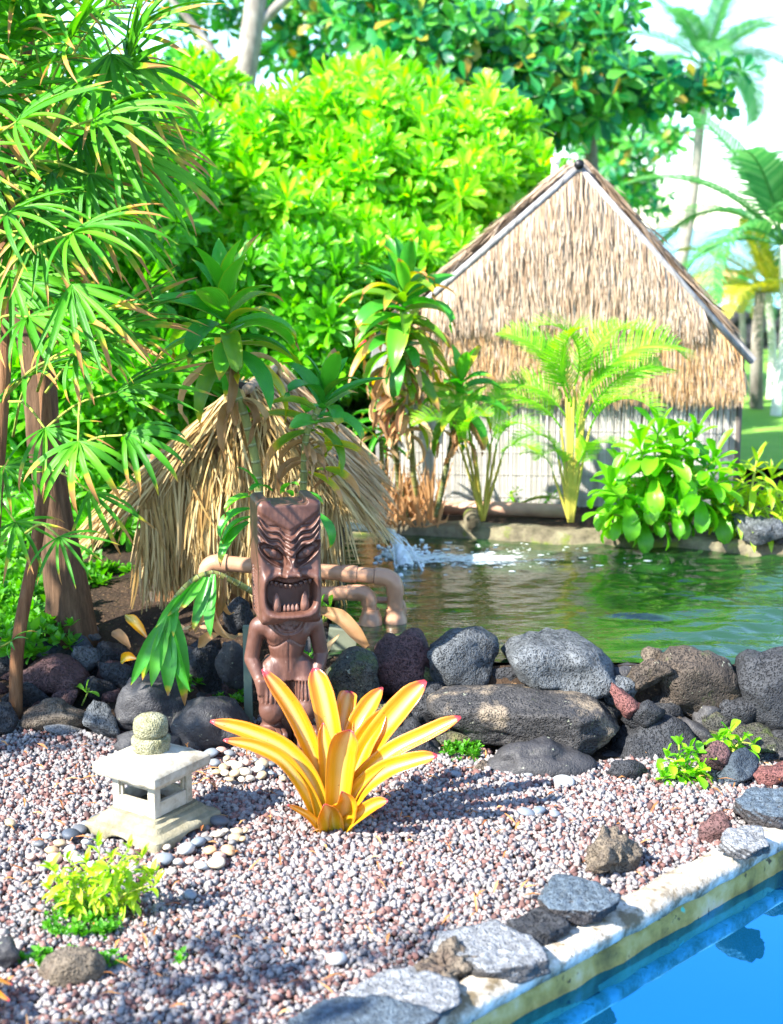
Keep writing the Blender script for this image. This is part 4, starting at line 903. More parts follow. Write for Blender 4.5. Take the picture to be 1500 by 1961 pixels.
def strands(g, A, B, w, nrm, bow=.02, twist=.5):      # arrays of start and end points -> ribbons bent a little
    n = len(A); d = B-A; L = np.linalg.norm(d, axis=1, keepdims=True); d = d/np.maximum(L, 1e-6)
    nr = np.broadcast_to(np.asarray(nrm, float), A.shape) + g.normal(size=A.shape)*twist; side = np.cross(d, nr); side /= np.linalg.norm(side, axis=1, keepdims=True)
    up = np.cross(side, d); bo = g.normal(size=(n, 1))*bow*L; sw = g.normal(size=(n, 1))*bow*L; w = np.asarray(w).reshape(-1, 1)*np.ones((n, 1)); V = []
    for t, ww in ((0, .8), (.35, 1.0), (.7, .9), (1.0, .25)):
        c = A + d*L*t + up*(bo*math.sin(math.pi*t)) + side*(sw*t*t)
        V += [c-side*w*ww*.5, c+side*w*ww*.5]
    V = np.stack(V, 1); F = np.array([(0, 1, 3, 2), (2, 3, 5, 4), (4, 5, 7, 6)])[None]+(np.arange(n)*8)[:, None, None]
    return V.reshape(-1, 3), F.reshape(-1, 4)
def join(lst):
    V, F, o = [], [], 0
    for v, f in lst: V.append(v); F.append(f+o); o += len(v)
    return np.concatenate(V), np.concatenate(F)
wood = None
s = Mat('grey_pole'); p = s.co(); n = s.noise(s.n('Mapping', {'Vector': p, 'Scale': (30, 30, 4)}).outputs[0], 1.5, 4)
c = s.ramp(n, [(.15, .14, .13), (.28, .27, .26), (.4, .39, .38)], [.3, .5, .7]); pole_m = s.done(s.bsdf(c, .7, s.bump(n, .4, .005)))
s = Mat('brown_board'); p = s.co(); n = s.noise(s.n('Mapping', {'Vector': p, 'Scale': (6, 40, 40)}).outputs[0], 1.0, 4)
c = s.ramp(n, [(.16, .075, .03), (.30, .15, .06), (.38, .21, .10)], [.3, .5, .7]); board_m = s.done(s.bsdf(c, .7, s.bump(n, .4, .004)))
s = Mat('dark_post'); p = s.co(); n = s.noise(s.n('Mapping', {'Vector': p, 'Scale': (40, 40, 5)}).outputs[0], 1.0, 4)
c = s.ramp(n, [(.05, .045, .04), (.12, .1, .085), (.2, .17, .14)], [.3, .5, .7]); post_m = s.done(s.bsdf(c, .8, s.bump(n, .5, .005)))
s = Mat('reed'); r = s.rnd('object'); p = s.pos(); n = s.noise(s.n('Mapping', {'Vector': p, 'Scale': (3, 3, 30)}).outputs[0], 1.2, 3)
c = s.ramp(s.math('ADD', s.math('MULTIPLY', r, .5), s.math('MULTIPLY', n, .5)), [(.33, .31, .27), (.43, .41, .37), (.5, .48, .44)], [.25, .5, .75]); reed_m = s.done(s.bsdf(c, .6))
s = Mat('black_plastic'); black_m = s.done(s.bsdf((.01, .01, .012), .45))

# ================================================================== big thatched hut
g = np.random.default_rng(11)
def HF(px, py, off=0.0):                              # point on the hut front plane Y = 6.55 - .1 x
    d = ray(px, py); t = (6.55+off)/(d.y+.1*d.x); return Vector((0, 0, CAM_H)) + d*t
APX, REV, LEV = HF(1108, 322), HF(1432, 688), HF(716, 664)
RW, LW = HF(1414, 800).x, HF(742, 800).x
hx, hz0 = APX.x, .225
fn = Vector((-.1, -1, 0)).normalized(); back = -fn*1.0
def fy(x): return 6.55 - .1*x
hut = empty('thatched_hut', (hx, fy(hx), hz0), 'tall thatched garden hut with reed screen wall across the pond', 'hut')
HO = Vector((hx, fy(hx), hz0))
def roof_z(x): 
    x = np.asarray(x, float)
    return np.where(x > hx, APX.z+(REV.z-APX.z)*(x-hx)/(REV.x-hx), APX.z+(LEV.z-APX.z)*(hx-x)/(hx-LEV.x))
fr_z = HF(1150, 732).z                                # where the thatch fringe ends
def clad(lo, hi, n, mat, zc, off, wj, name):          # a tier of strands on the gable ending near height zc
    x = g.uniform(LW-.05, RW-.005, n); top = np.minimum(roof_z(x)-.015, hi); z = g.uniform(0, 1, n)*(top-lo)+lo
    k = top > lo+.02; x, z, top = x[k], z[k], top[k]; n = len(x)
    L = g.uniform(.10, .26, n); y = fy(x)-off-g.uniform(0, .016, n)
    A = np.stack([x, y+.01, np.minimum(z+L*.4, top)], -1); B = np.stack([x+g.normal(size=n)*.010, y-.02-g.uniform(0, .02, n), np.maximum(z-L*.6, zc-g.uniform(0, .09, n)**1.0)], -1)
    v, f = strands(g, A, B, g.uniform(.0034, .0072, n), (0, -1, .2), .018, .22)
    o = obj(name, mesh(name, v-np.array(HO), f, mat), hut); o['kind'] = 'stuff'
zmid = HF(1150, 560).z; zmid2 = HF(1150, 600).z
clad(fr_z, APX.z, 11500, thatch_old, fr_z-.02, .045, 0, 'thatch_cladding')
clad(fr_z, zmid, 8000, thatch_new, fr_z-.03, .05, 0, 'lower_thatch')
clad(zmid2, APX.z-.01, 6000, thatch_old, zmid2-.05, .085, 0, 'upper_thatch')
# solid gable backing, side walls, roof slopes
bk = MB(); w = Vector((.0, 0, 0))
pts = [(LW, hz0), (RW, hz0), (RW, float(roof_z(RW))-.03), (hx, APX.z-.04), (LW, float(roof_z(LW))-.03)]
v0 = [Vector((x, fy(x)+.02, z)) for x, z in pts]; v1_ = [q+back for q in v0]; n5 = 5
bk.add([q-HO for q in v0+v1_], [tuple(range(5)), tuple(range(5, 10))[::-1]] + [(i, (i+1) % 5, 5+(i+1) % 5, 5+i) for i in range(5)])
bk.obj('wall', thatch_new, hut, False)
for nm, E in (('roof_slope', REV), ('roof_slope', LEV)):
    n = 2600; sx = 1 if E is REV else -1; t = g.uniform(0, .74, n); dp = g.uniform(-.06, 1.05, n)
    L = g.uniform(.15, .29, n); dirv = np.array((E-APX).normalized()); A0 = np.array(APX)+np.outer(t, np.array(E-APX))
    A = A0 + np.outer(dp, np.array(-fn)) + np.array([0, 0, .03]) + g.uniform(0, .03, (n, 1))*np.array([sx*.6, 0, .8]); B = A + dirv*L[:, None] + g.normal(size=(n, 3))*.02 - np.array([0, 0, .02])
    v, f = strands(g, A, B, g.uniform(.007, .014, n), (sx*.7, 0, .7), .02, .4); o = obj(nm, mesh(nm, v-np.array(HO), f, thatch_roof), hut); o['kind'] = 'stuff'
    b = MB(); q = [APX+Vector((0, 0, .0)), E+(E-APX).normalized()*.03]; q = [a-HO for a in q]; bb_ = [a+back*1.0 for a in q]
    up = Vector((sx*.02, 0, .025)); b.add([q[0], q[1], bb_[1], bb_[0], q[0]+up, q[1]+up, bb_[1]+up, bb_[0]+up], [(0, 1, 2, 3), (7, 6, 5, 4), (0, 4, 5, 1), (1, 5, 6, 2), (2, 6, 7, 3)])
    b.obj('roof_deck', pole_m, hut, False)
    b = MB(); e2 = E+(E-APX).normalized()*.01; pth = [APX-HO+fn*.075, (APX+e2)*.5-HO+fn*.08, e2-HO+fn*.075]; b.tube(pth, [.015, .016, .013], 10); b.obj('barge_pole', pole_m, hut)
b = MB(); b.tube([APX-HO+fn*.1+Vector((0, 0, .012)), APX-HO+fn*.04+Vector((0, 0, .012))], .022, 10); b.obj('ridge_cap', black_m, hut)
b = MB(); b.tube([Vector((RW, fy(RW), hz0))-HO+fn*.02, Vector((RW, fy(RW), float(roof_z(RW))))-HO+fn*.02], .014, 8); b.obj('corner_post', post_m, hut)
# reed screen: every reed a slat
zt = fr_z+.03; Lr = zt-hz0-.015; nseg = 5; rb = MB()
rb.tube([Vector((0, 0, Lr*i/nseg)) for i in range(nseg+1)], [.0054]*6, 6, False)
slat_me = rb.mesh('slat', reed_m); x = LW+.01; k = 0
while x < RW-.012:
    o = obj('slat', slat_me, hut, Vector((x, fy(x)-.012+g.normal()*.0012, hz0+.012+g.normal()*.004))-HO); o.rotation_euler = (g.normal()*.004, g.normal()*.006, g.uniform(0, 6)); x += .0101; k += 1
for i in range(6):
    z = hz0+.05+i*(Lr-.08)/5; b = MB(); b.tube([Vector((LW, fy(LW)-.019, z))-HO, Vector(((LW+RW)/2, fy((LW+RW)/2)-.019, z+.003))-HO, Vector((RW-.01, fy(RW)-.019, z))-HO], .0014, 5); b.obj('binding', reed_m, hut)
b = MB(); q = P(1062, 345, 7.4); b.tube([q-Vector((0, 0, .8)), q, P(1064, 312, 7.4)], .018, 12); b.tube([P(1064, 314, 7.4), P(1064, 303, 7.4)], .024, 12)
s = Mat('white_paint'); wpaint = s.done(s.bsdf((.75, .75, .73), .5)); tag(b.obj('vent_pipe', wpaint), 'white vent pipe standing behind the hut roof', 'pipe')
b = MB(); q = P(728, 700, 6.35); b.box(q, (.045, .012, .12), Matrix.Rotation(.12, 3, 'Y')); b.box(q+Vector((0, .016, -.25)), (.02, .008, .3)); tag(b.obj('grey_board', pole_m, None, False), 'pale grey board half hidden behind the tall dracaena', 'board')

# ================================================================== small thatched pump house
SY = 4.92
def SF(px, py, dy=0.0): return P(px, py, SY+dy)
sa = SF(480, 744); se_l = SF(236, 958); se_r = SF(660, 930); so_ = Vector((sa.x, SY, H(sa.x, SY)))
ph = empty('thatched_pump_house', so_, 'small thatched shelter with straw fringe behind the tiki', 'shelter')
DEP = .62; bkv = Vector((.04, DEP, 0)); OV = Vector((0, -.03, 0))
for nm, E, sx in (('roof_slope', se_l, -1), ('roof_slope', se_r, 1)):
    n = 2300; t = g.uniform(-.02, .95, n); dp = g.uniform(-.1, 1.05, n); L = g.uniform(.12, .34, n)
    A = np.array(sa)+np.outer(t, np.array(E-sa)) + np.outer(dp, np.array(bkv)) + g.uniform(0, .035, (n, 1))*np.array([sx*.6, 0, .8])
    B = A + np.array((E-sa).normalized())*L[:, None]*(1.05-.3*t[:, None]) + g.normal(size=(n, 3))*np.array([.012, .03, .012]) - np.array([0, 0, .012]) + np.array([0, -.03, 0])
    v, f = strands(g, A, B, g.uniform(.005, .0095, n), (sx*.7, -.2, .7), .03, .5); o = obj(nm, mesh(nm, v-np.array(so_), f, thatch_new if sx > 0 else thatch_small), ph); o['kind'] = 'stuff'
    n = 520; t = g.uniform(0, 1, n); A = np.array(sa)+np.outer(t, np.array(E-sa)) + np.array([0, -.05, .02])+g.normal(size=(n, 3))*np.array([.01, .02, .012]); B = A + np.array((E-sa).normalized())*g.uniform(.08, .26, (n, 1)) + np.array([0, -.03, -.05])+g.normal(size=(n, 3))*.022
    v, f = strands(g, A, B, g.uniform(.005, .009, n), (0, -1, .3), .05, .6); o = obj('verge_straw', mesh('verge_straw', v-np.array(so_), f, thatch_small), ph); o['kind'] = 'stuff'
    b = MB(); q = [sa-so_+OV, E-so_+OV]; q2 = [a+bkv-OV for a in q]; up = Vector((sx*.008, 0, -.012))
    b.add([q[0], q[1], q2[1], q2[0]]+[a+up for a in (q[0], q[1], q2[1], q2[0])], [(0, 1, 2, 3), (7, 6, 5, 4), (0, 4, 5, 1), (1, 5, 6, 2), (2, 6, 7, 3), (3, 7, 4, 0)]); b.obj('roof_deck', board_m, ph, False)
# gable boards and the straw fringe hung across the front
b = MB(); gz_ = SF(400, 872).z
def gx_at(z, E): return sa.x+(E.x-sa.x)*(sa.z-z)/(sa.z-E.z)
for (xa, xb, z0_, z1_) in ((-1, 1, gz_-.015, gz_+.035), (-1, 1, gz_+.037, gz_+.085), (-1, 1, gz_+.087, gz_+.15)):
    l0, l1, r0, r1 = gx_at(z0_, se_l)+.03, gx_at(z1_, se_l)+.03, gx_at(z0_, se_r)-.03, gx_at(z1_, se_r)-.03
    b = MB(); vv = [(l0, SY, z0_), (r0, SY, z0_), (r1, SY, z1_), (l1, SY, z1_)]; vv += [(p_[0], SY+.015, p_[2]) for p_ in vv]
    b.add([Vector(q)-so_ for q in vv], [(0, 1, 2, 3), (7, 6, 5, 4), (0, 4, 5, 1), (1, 5, 6, 2), (2, 6, 7, 3), (3, 7, 4, 0)]); b.obj('gable_board', board_m, ph, False)
xl, xr = SF(292, 1000).x, SF(645, 1000).x
def fringe(n, zt0, zt1, lo, hi, yoff, xa, xb, nm, w0=.005, w1=.009, tw=.5):
    x = g.uniform(xa, xb, n); z1_ = g.uniform(zt0, zt1, n); A = np.stack([x, SY-yoff-g.uniform(0, .02, n), z1_], -1)
    B = A + np.stack([g.normal(size=n)*.035, -g.uniform(0, .06, n), -g.uniform(lo, hi, n)], -1)
    v, f = strands(g, A, B, g.uniform(w0, w1, n), (0, -1, 0), .025, tw); o = obj(nm, mesh(nm, v-np.array(so_), f, thatch_small), ph); o['kind'] = 'stuff'
zt_ = gz_-.005
fringe(650, zt_-.02, zt_, .30, .44, .03, xl, xr, 'front_fringe'); fringe(380, zt_-.14, zt_-.03, .2, .36, .05, xl-.02, xr+.02, 'upper_fringe'); fringe(420, zt_-.34, zt_-.2, .14, .24, .04, xl-.01, xr, 'lower_fringe')
fringe(170, zt_, zt_+.16, .12, .26, .035, sa.x-.10, sa.x+.10, 'gable_straw'); fringe(90, zt_, zt_+.07, .1, .2, .03, xl+.05, xr-.06, 'gable_straw')
fringe(60, zt_-.30, zt_-.12, .16, .30, .08, xl-.03, xl+.06, 'loose_straw')
b = MB(); b.box(Vector(((xl+xr)/2, SY+.02, (zt_+.16)/2))-so_, ((xr-xl)/2, .012, (zt_-.15)/2)); b.obj('wall', board_m, ph, False)
for px in (293, 650):
    q = SF(px, 1100, .02); b = MB(); z0_ = H(q.x, SY)-.03; b.box(Vector((q.x, SY+.03, (zt_+z0_)/2))-so_, (.018, .018, (zt_-z0_)/2)); b.obj('post', post_m, ph, False)
b = MB(); b.tube([sa-so_+Vector((0, -.12, .01)), sa-so_+Vector((.03, .2, .02)), sa-so_+bkv+Vector((0, 0, .01))], .018, 10); b.obj('ridge_roll', thatch_roof, ph)
b = MB(); b.box(sa-so_+Vector((-.015, -.05, .018)), (.03, .04, .012), Matrix.Rotation(.3, 3, 'Y')); b.obj('ridge_patch', black_m, ph, False)
# posts and hose on the soil
b = MB(); q = G(468, 1412, .03); b.box((q.x, q.y+.14, .16), (.012, .012, .17)); s = Mat('green_stake'); stake = s.done(s.bsdf((.12, .17, .13), .7)); tag(b.obj('wooden_stake', stake, None, False), 'grey green wooden stake behind the tiki leg', 'stake')
b = MB(); q = P(652, 1255, 4.32); b.box(q, (.045, .03, .09), Matrix.Rotation(.12, 3, 'Y')); s = Mat('green_plank'); gp_ = s.done(s.bsdf(s.mix(s.noise(s.co(), 30, 4), (.1, .12, .08), (.2, .22, .16)), .8)); tag(b.obj('plank_end', gp_, None, False), 'short grey green plank leaning among rocks by the pipes', 'plank')
b = MB(); b.tube(smooth_path([P(40, 1128, 5.35), P(150, 1118, 5.4), P(230, 1116, 5.4), P(300, 1117, 5.35), P(380, 1122, 5.3)], 5), .011, 8); tag(b.obj('hose', black_m), 'black irrigation hose on the soil behind the tree trunk', 'hose')
# ================================================================== plants
GREEN = {
 'lady': leaf_mat('lady_palm_leaf', [(.012, .115, .004), (.035, .22, .008), (.11, .37, .012)], 'object', ((.46, .23, .07), .84, .5, (.45, .40, .03)), None, .22, .42, .3),
 'drac': leaf_mat('dracaena_leaf', [(.02, .18, .022), (.05, .32, .028), (.13, .46, .03)], 'object', ((.42, .21, .07), .95, .3, (.5, .42, .03)), ((.42, .42, .02), 1.0), .35, .3),
 'dracy': leaf_mat('dracaena_leaf_yellowing', [(.05, .22, .02), (.14, .34, .02), (.36, .40, .02)], 'object', ((.5, .26, .08), .8, .5, (.55, .42, .03)), ((.55, .45, .02), .75), .4, .3),
 'dead': leaf_mat('dead_leaf', [(.2, .085, .028), (.42, .21, .075), (.6, .42, .22)], 'object', None, None, .3, .6),
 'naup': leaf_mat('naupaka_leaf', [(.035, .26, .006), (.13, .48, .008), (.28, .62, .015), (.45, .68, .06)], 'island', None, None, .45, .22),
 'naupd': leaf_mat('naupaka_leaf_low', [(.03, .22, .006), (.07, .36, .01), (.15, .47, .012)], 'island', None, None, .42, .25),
 'deep': leaf_mat('painted_shade_leaf', [(.004, .03, .004), (.010, .07, .008), (.025, .13, .01)], 'island', None, None, .25, .35),  # green darkened to stand for the shade in the gap beside the hut
 'almond': leaf_mat('sea_almond_leaf', [(.007, .08, .05), (.012, .14, .07), (.022, .2, .08), (.035, .26, .08), (.05, .31, .07), (.08, .38, .05), (.12, .42, .04), (.12, .42, .04), (.12, .42, .04), (.12, .42, .04), (.5, .26, .03)], 'island', None, None, .38, .3),
 'areca': leaf_mat('areca_frond', [(.08, .36, .012), (.17, .5, .015), (.32, .56, .03)], 'island', None, None, .4, .35),
 'coco': leaf_mat('coconut_frond', [(.03, .2, .05), (.08, .30, .08), (.16, .36, .12)], 'island', None, None, .4, .35),
 'gold': leaf_mat('golden_frond', [(.35, .38, .03), (.5, .46, .05), (.6, .5, .08)], 'island', None, None, .4, .4),
 'shrub': leaf_mat('shrub_leaf', [(.05, .28, .006), (.12, .44, .01), (.22, .55, .02)], 'object', None, None, .42, .3),
 'fern': leaf_mat('fern_leaf', [(.18, .42, .01), (.32, .55, .015), (.46, .56, .03)], 'object', ((.45, .3, .03), 1.0, .3), None, .4, .4),
 'seed': leaf_mat('seedling_leaf', [(.09, .38, .008), (.18, .52, .01), (.3, .6, .02)], 'object', None, None, .4, .3),
 'cover': leaf_mat('cover_leaf', [(.03, .18, .008), (.06, .28, .012), (.12, .36, .015)], 'island', None, None, .4, .4),
}
def bark_mat(name, cols, sc=(20, 20, 3), rings=0.0):
    s = Mat(name); p = s.co(); n = s.noise(s.n('Mapping', {'Vector': p, 'Scale': sc}).outputs[0], 1.5, 5, .65); c = s.ramp(n, cols, [.3, .5, .72]); h = n
    if rings:
        w = s.math('FRACT', s.math('MULTIPLY', s.attr('t'), rings)); k = s.step(w, .78, .9); c = s.mix(s.math('MULTIPLY', k, .8), c, (.36, .38, .2)); h = s.math('ADD', n, s.math('MULTIPLY', k, .6))
    return s.done(s.bsdf(c, .8, s.bump(h, .8, .012), .25))
bark_brown = bark_mat('bark_brown', [(.03, .017, .009), (.09, .05, .026), (.17, .1, .055)], (24, 24, 3))
bark_grey = bark_mat('bark_grey', [(.12, .10, .085), (.24, .21, .18), (.36, .33, .29)], (8, 8, 4))
bark_pale = bark_mat('bark_pale', [(.5, .48, .44), (.66, .65, .62), (.75, .74, .72)], (10, 10, 4))
bark_palm = bark_mat('bark_palm_stem', [(.07, .03, .014), (.15, .07, .03), (.22, .12, .06)], (30, 30, 4))
cane = bark_mat('dracaena_cane', [(.16, .15, .05), (.24, .25, .07), (.30, .32, .1)], (20, 20, 6), 16.0)
cane_d = bark_mat('dracaena_cane_dark', [(.06, .07, .02), (.12, .14, .04), (.2, .2, .08)], (20, 20, 6), 18.0)
stem_g = bark_mat('green_stem', [(.16, .26, .03), (.28, .36, .05), (.4, .38, .08)], (20, 20, 4))
stem_y = bark_mat('yellow_stem', [(.3, .28, .04), (.45, .38, .06), (.5, .42, .1)], (20, 20, 4))

def leaf_mesh(name, mat, L, W, droop, prof, n=9, ch=.18, cols=2, wave=0.0, ph=0.0):
    # a leaf from the origin along +Y, upper side +Z, bending down by droop radians
    pts, p, a = [], Vector((0, 0, 0)), 0.0
    for i in range(n+1):
        pts.append(p.copy()); t = i/n; a = -droop*(t**1.4); p = p + Vector((wave*math.sin(t*5+ph), math.cos(a), math.sin(a)))*(L/n)
    b = MB(); w = [W*np.interp(i/n, prof[0], prof[1]) for i in range(n+1)]; b.ribbon(pts, w, (0, 0, 1), ch, cols); return b.mesh(name, mat)
LANCE = ([0, .12, .35, .6, .85, 1], [.35, .6, 1, .92, .5, .03]); STRAP = ([0, .06, .3, .65, .85, .93, 1], [.25, .6, 1, .85, .5, .3, .04]); OBOV = ([0, .2, .5, .75, .92, 1], [.16, .3, .75, 1, .75, .25])
OVAL = ([0, .1, .35, .6, .85, 1], [.1, .55, 1, .95, .5, .05])
G1 = np.random.default_rng(77)
def U(a, b): return float(G1.uniform(a, b))

# ---- fan palms: thing > fan > leaflet
LADY = [leaf_mesh('leaflet', GREEN['lady'], 1.0, .066, d, STRAP, 9, .35) for d in (.25, .6, .95, 1.3, 1.7)]
LADYW = [leaf_mesh('leaflet', GREEN['lady'], 1.0, .095, d, STRAP, 9, .3) for d in (.6, 1.1, 1.6)]
def fan(root, org, hub, d, n, L, spread=2.0, wide=False, up=(0, 0, 1), droop=1, from_=None):
    d = Vector(d).normalized(); b = MB(); f0 = Vector(from_) if from_ is not None else hub - d*U(.22, .4) - Vector((0, 0, U(.05, .15)))
    mid = (f0+hub)/2 + Vector((0, 0, .03)); b.tube([q-org for q in smooth_path([f0, mid, hub], 4)], [.0045, .003], 6)
    f = b.obj('fan', stem_g, root); R = frame(d, up)
    for i in range(n):
        a = -spread/2+spread*(i/(n-1)) + U(-.06, .06); l = L*(1-.22*abs(a)/(spread/2))*U(.85, 1.08)
        dd = R @ Vector((math.sin(a), math.cos(a), U(-.05, .08))); nr = R @ Vector((0, 0, 1))
        k = min(4, max(0, int(round(droop+U(-1.2, 1.2)))))
        me = LADYW[min(2, k)] if wide else LADY[k]
        obj('leaflet', me, f, mat4=mat4(hub-org, frame(dd, nr, U(-.3, .3)), (l*U(.85, 1.15)*(1.0 if not wide else 1.0), l, l)))
    return f
def lady_palm(label, base, stem_px, fans, Y0):
    root = empty('fan_palm', base, label, 'palm', 'fan palms of the clump'); b = MB()
    if stem_px: b.tube([q-base for q in smooth_path(stem_px, 5)], [.021, .018, .016], 10); b.obj('stem', bark_palm, root)
    for (px, py, Y, dx, dy, dz, n, L, sp, dr, wd) in fans: fan(root, base, P(px, py, Y), (dx, dy, dz), n, L, sp, wd, (0, -.55, .8), dr)
    return root
b1 = G(22, 1400, 0)+Vector((0, .05, 0)); st1 = [b1, P(35, 1230, b1.y), P(70, 1040, b1.y+.05), P(90, 880, b1.y+.08), P(80, 700, b1.y+.1), P(40, 500, b1.y+.1), P(20, 300, b1.y)]
F1 = [(151,675,3.75,.6,-.5,.1,9,.21,2.6,3,True),(241,833,3.7,.75,-.45,-.1,8,.23,2.0,3,True),(86,820,3.9,.3,-.4,-.3,9,.24,2.6,2,False),(150,846,3.75,.1,-.6,-.5,8,.24,2.4,2,True),(114,1028,3.8,.4,-.5,-.35,8,.19,2.6,2,False),
 (6,894,3.9,.6,-.3,-.2,9,.2,2.6,1,False),(60,720,4.0,.2,-.4,.1,9,.28,2.8,2,False),(210,640,4.1,.8,-.3,.45,8,.32,1.7,1,False),(225,750,4.1,.85,-.3,.25,8,.3,1.6,1,False),(30,1000,4.1,.3,-.4,-.3,8,.22,2.6,2,False),(22,1228,b1.y-.02,.5,-.5,.35,5,.10,2.4,1,True),(170,940,4.05,.6,-.3,-.5,7,.24,2.0,2,False)]
lady_palm('fan palm with bright drooping leaflets on the slender brown stem by the gravel', b1, st1, F1, b1.y)
b2 = G(-30, 1330, .1); st2 = [b2, P(-10, 1000, b2.y), P(15, 600, b2.y), P(10, 300, b2.y), P(60, 60, b2.y)]
F2 = [(32,234,3.7,.8,-.4,.35,11,.33,2.3,1,False),(182,228,3.7,.8,-.4,.2,10,.32,2.2,2,False),(139,446,3.6,.65,-.5,.1,11,.30,2.6,2,False),(136,546,3.65,.55,-.45,-.6,10,.30,1.9,1,False),(178,250,3.9,.9,-.3,-.15,11,.36,1.8,3,False),(214,275,3.8,.85,-.3,-.4,10,.34,1.6,2,False),(14,410,3.7,.7,-.5,.1,9,.28,2.4,2,False),
 (100,330,4.0,.6,-.4,-.2,10,.34,2.4,2,False),(54,607,3.7,.5,-.5,-.1,10,.26,2.6,2,False),(20,520,3.8,.5,-.4,-.4,9,.3,2.2,2,False),(150,380,4.0,.8,-.2,-.5,10,.36,1.6,2,False)]
F2 += [(U(-60, 230), U(150, 680), U(3.75, 4.4), U(.1, 1), U(-.6, .1), U(-.6, .3), 12, U(.28, .38), U(1.7, 2.6), U(1, 3), False) for _ in range(13)]
lady_palm('fan palm behind the slender one with long brown tipped fans reaching out', b2, st2, F2, b2.y)
b3 = G(-120, 1300, .1); st3 = [b3, P(-100, 900, b3.y), P(-60, 400, b3.y), P(-40, 50, b3.y)]
F3 = [(136,77,3.8,.45,-.5,.55,12,.33,3.0,1,False),(240,75,4.0,.7,-.3,.3,10,.32,2.4,2,False),(60,60,3.9,-.1,-.4,.8,11,.34,2.8,1,False),(10,110,3.9,.3,-.5,.3,10,.32,2.6,2,False),(190,150,4.1,.9,-.2,.0,10,.36,2.0,3,False),(110,170,4.0,.6,-.4,.1,10,.32,2.6,2,False),(70,-30,4.0,.3,-.4,.3,10,.34,2.8,2,False),(200,20,4.2,.6,-.3,.5,9,.32,2.4,1,False),(-30,30,3.8,.4,-.5,.4,10,.32,2.6,1,False),(130,310,4.2,.7,-.2,-.1,9,.34,2.0,2,False)]
F3 += [(U(-80, 250), U(-60, 300), U(3.8, 4.5), U(0, 1), U(-.6, .1), U(-.4, .6), 12, U(.28, .4), U(1.8, 2.8), U(.5, 2.6), False) for _ in range(13)]
lady_palm('topmost fan palm of the clump with upright fans against the sky', b3, st3, F3, b3.y)
# more stems of the same clump beyond the picture edge: they throw the shade
F4 = [(-60+U(-90, 60), 500+U(-500, 350), 4.0+U(-.5, .4), U(-.3, .9), U(-.8, .2), U(-.4, .5), 9, .32, 2.4, 2, False) for _ in range(10)]
lady_palm('fan palm stem cut by the picture edge with dark inner fans', G(-160, 1330, .1), None, F4, 4.0)

# ---- dracaenas: leaves are parts
DR = [leaf_mesh('leaf', GREEN['drac'], 1.0, .31, d, LANCE, 10, .22, 4, .006, q) for q, d in enumerate((.5, 1.0, 1.5, 2.0, 2.5))]
DY = [leaf_mesh('leaf', GREEN['dracy'], 1.0, .23, d, LANCE, 10, .22, 4, .008, q) for q, d in enumerate((.9, 1.6, 2.3))]
DD = [leaf_mesh('dead_leaf', GREEN['dead'], 1.0, .13, d, LANCE, 10, .55, 4, .03, q*2) for q, d in enumerate((2.0, 2.5, 2.9))]
def crown(root, org, c, axis, n, L, lo=-.4, hi=1.3, dead=0, yel=.15, deadL=None, wsc=1.0):
    axis = Vector(axis).normalized(); R = frame(axis, (0, -1, .2))
    for i in range(n):
        t = i/max(1, n-1); el = lo+(hi-lo)*t; az = i*2.399+U(-.3, .3)
        d = R @ Vector((math.cos(az)*math.cos(el), math.sin(el), math.sin(az)*math.cos(el))); k = 0 if el > .95 else min(3, int(U(.6, 4)))
        me = DY[int(U(0, 2.99))] if U(0, 1) < yel*(1.6-t) else DR[k]; l = L*U(.75, 1.1)*(1-.25*t)
        obj('leaf', me, root, mat4=mat4(c-org-axis*(L*.55*(1-t)), frame(d, axis, U(-.3, .3)), (l*wsc, l, l)))
    for i in range(dead):
        az = U(0, 6.28); d = Vector((math.cos(az), math.sin(az)-.4, U(-.5, .5))); l = (deadL or L)*U(.7, 1.15)
        obj('dead_leaf', DD[int(U(0, 2.99))], root, mat4=mat4(c-org-axis*(L*U(.5, 1.1)), frame(d, (0, 0, 1), U(-.5, .5)), (l, l, l)))
def canes(root, org, pts, r, mat=cane): b = MB(); b.tube([q-org for q in smooth_path(pts, 8)], r, 9); return b.obj('cane', mat, root)
YA = 4.45; ob = P(500, 1185, YA); ra = empty('dracaena', ob, 'dracaena with wide green crown and curtain of dead leaves above the straw shelter', 'plant', 'dracaenas')
canes(ra, ob, [ob, P(498, 1000, YA), P(492, 900, YA), P(470, 800, YA), P(440, 715, YA), P(430, 650, YA)], [.017, .014, .013]); crown(ra, ob, P(430, 575, YA), (-.05, -.15, 1), 30, .31, -.45, 1.35, 10, .12, .27)
ob = P(575, 1185, YA); rb_ = empty('dracaena', ob, 'shorter dracaena with yellow edged leaves just over the tiki head', 'plant', 'dracaenas')
canes(rb_, ob, [ob, P(580, 1000, YA), P(582, 900, YA), P(588, 830, YA), P(612, 780, YA)], [.014, .011, .010]); crown(rb_, ob, P(622, 752, YA), (.25, -.2, 1), 20, .25, -.3, 1.3, 5, .45, .22)
for px, py, dx, dy, dz, L in [(600,860,.9,-.3,.3,.22),(605,900,.7,-.5,.1,.2),(590,905,.9,-.2,-.3,.18)]: obj('leaf', DY[1], rb_, mat4=mat4(P(px, py, YA)-ob, frame((dx, dy, dz), (0, 0, 1), .2), L))
for px, py in [(585, 860), (592, 880), (580, 870)]: obj('dead_leaf', DD[1], rb_, mat4=mat4(P(px, py, YA-.02)-ob, frame((U(-.3, .6), -.6, .3), (0, 0, 1), U(-.5, .5)), .17))
ob = P(520, 1150, 4.3); rc_ = empty('dracaena', ob, 'low leafy shoots sprouting around the tiki head', 'plant', 'dracaenas')
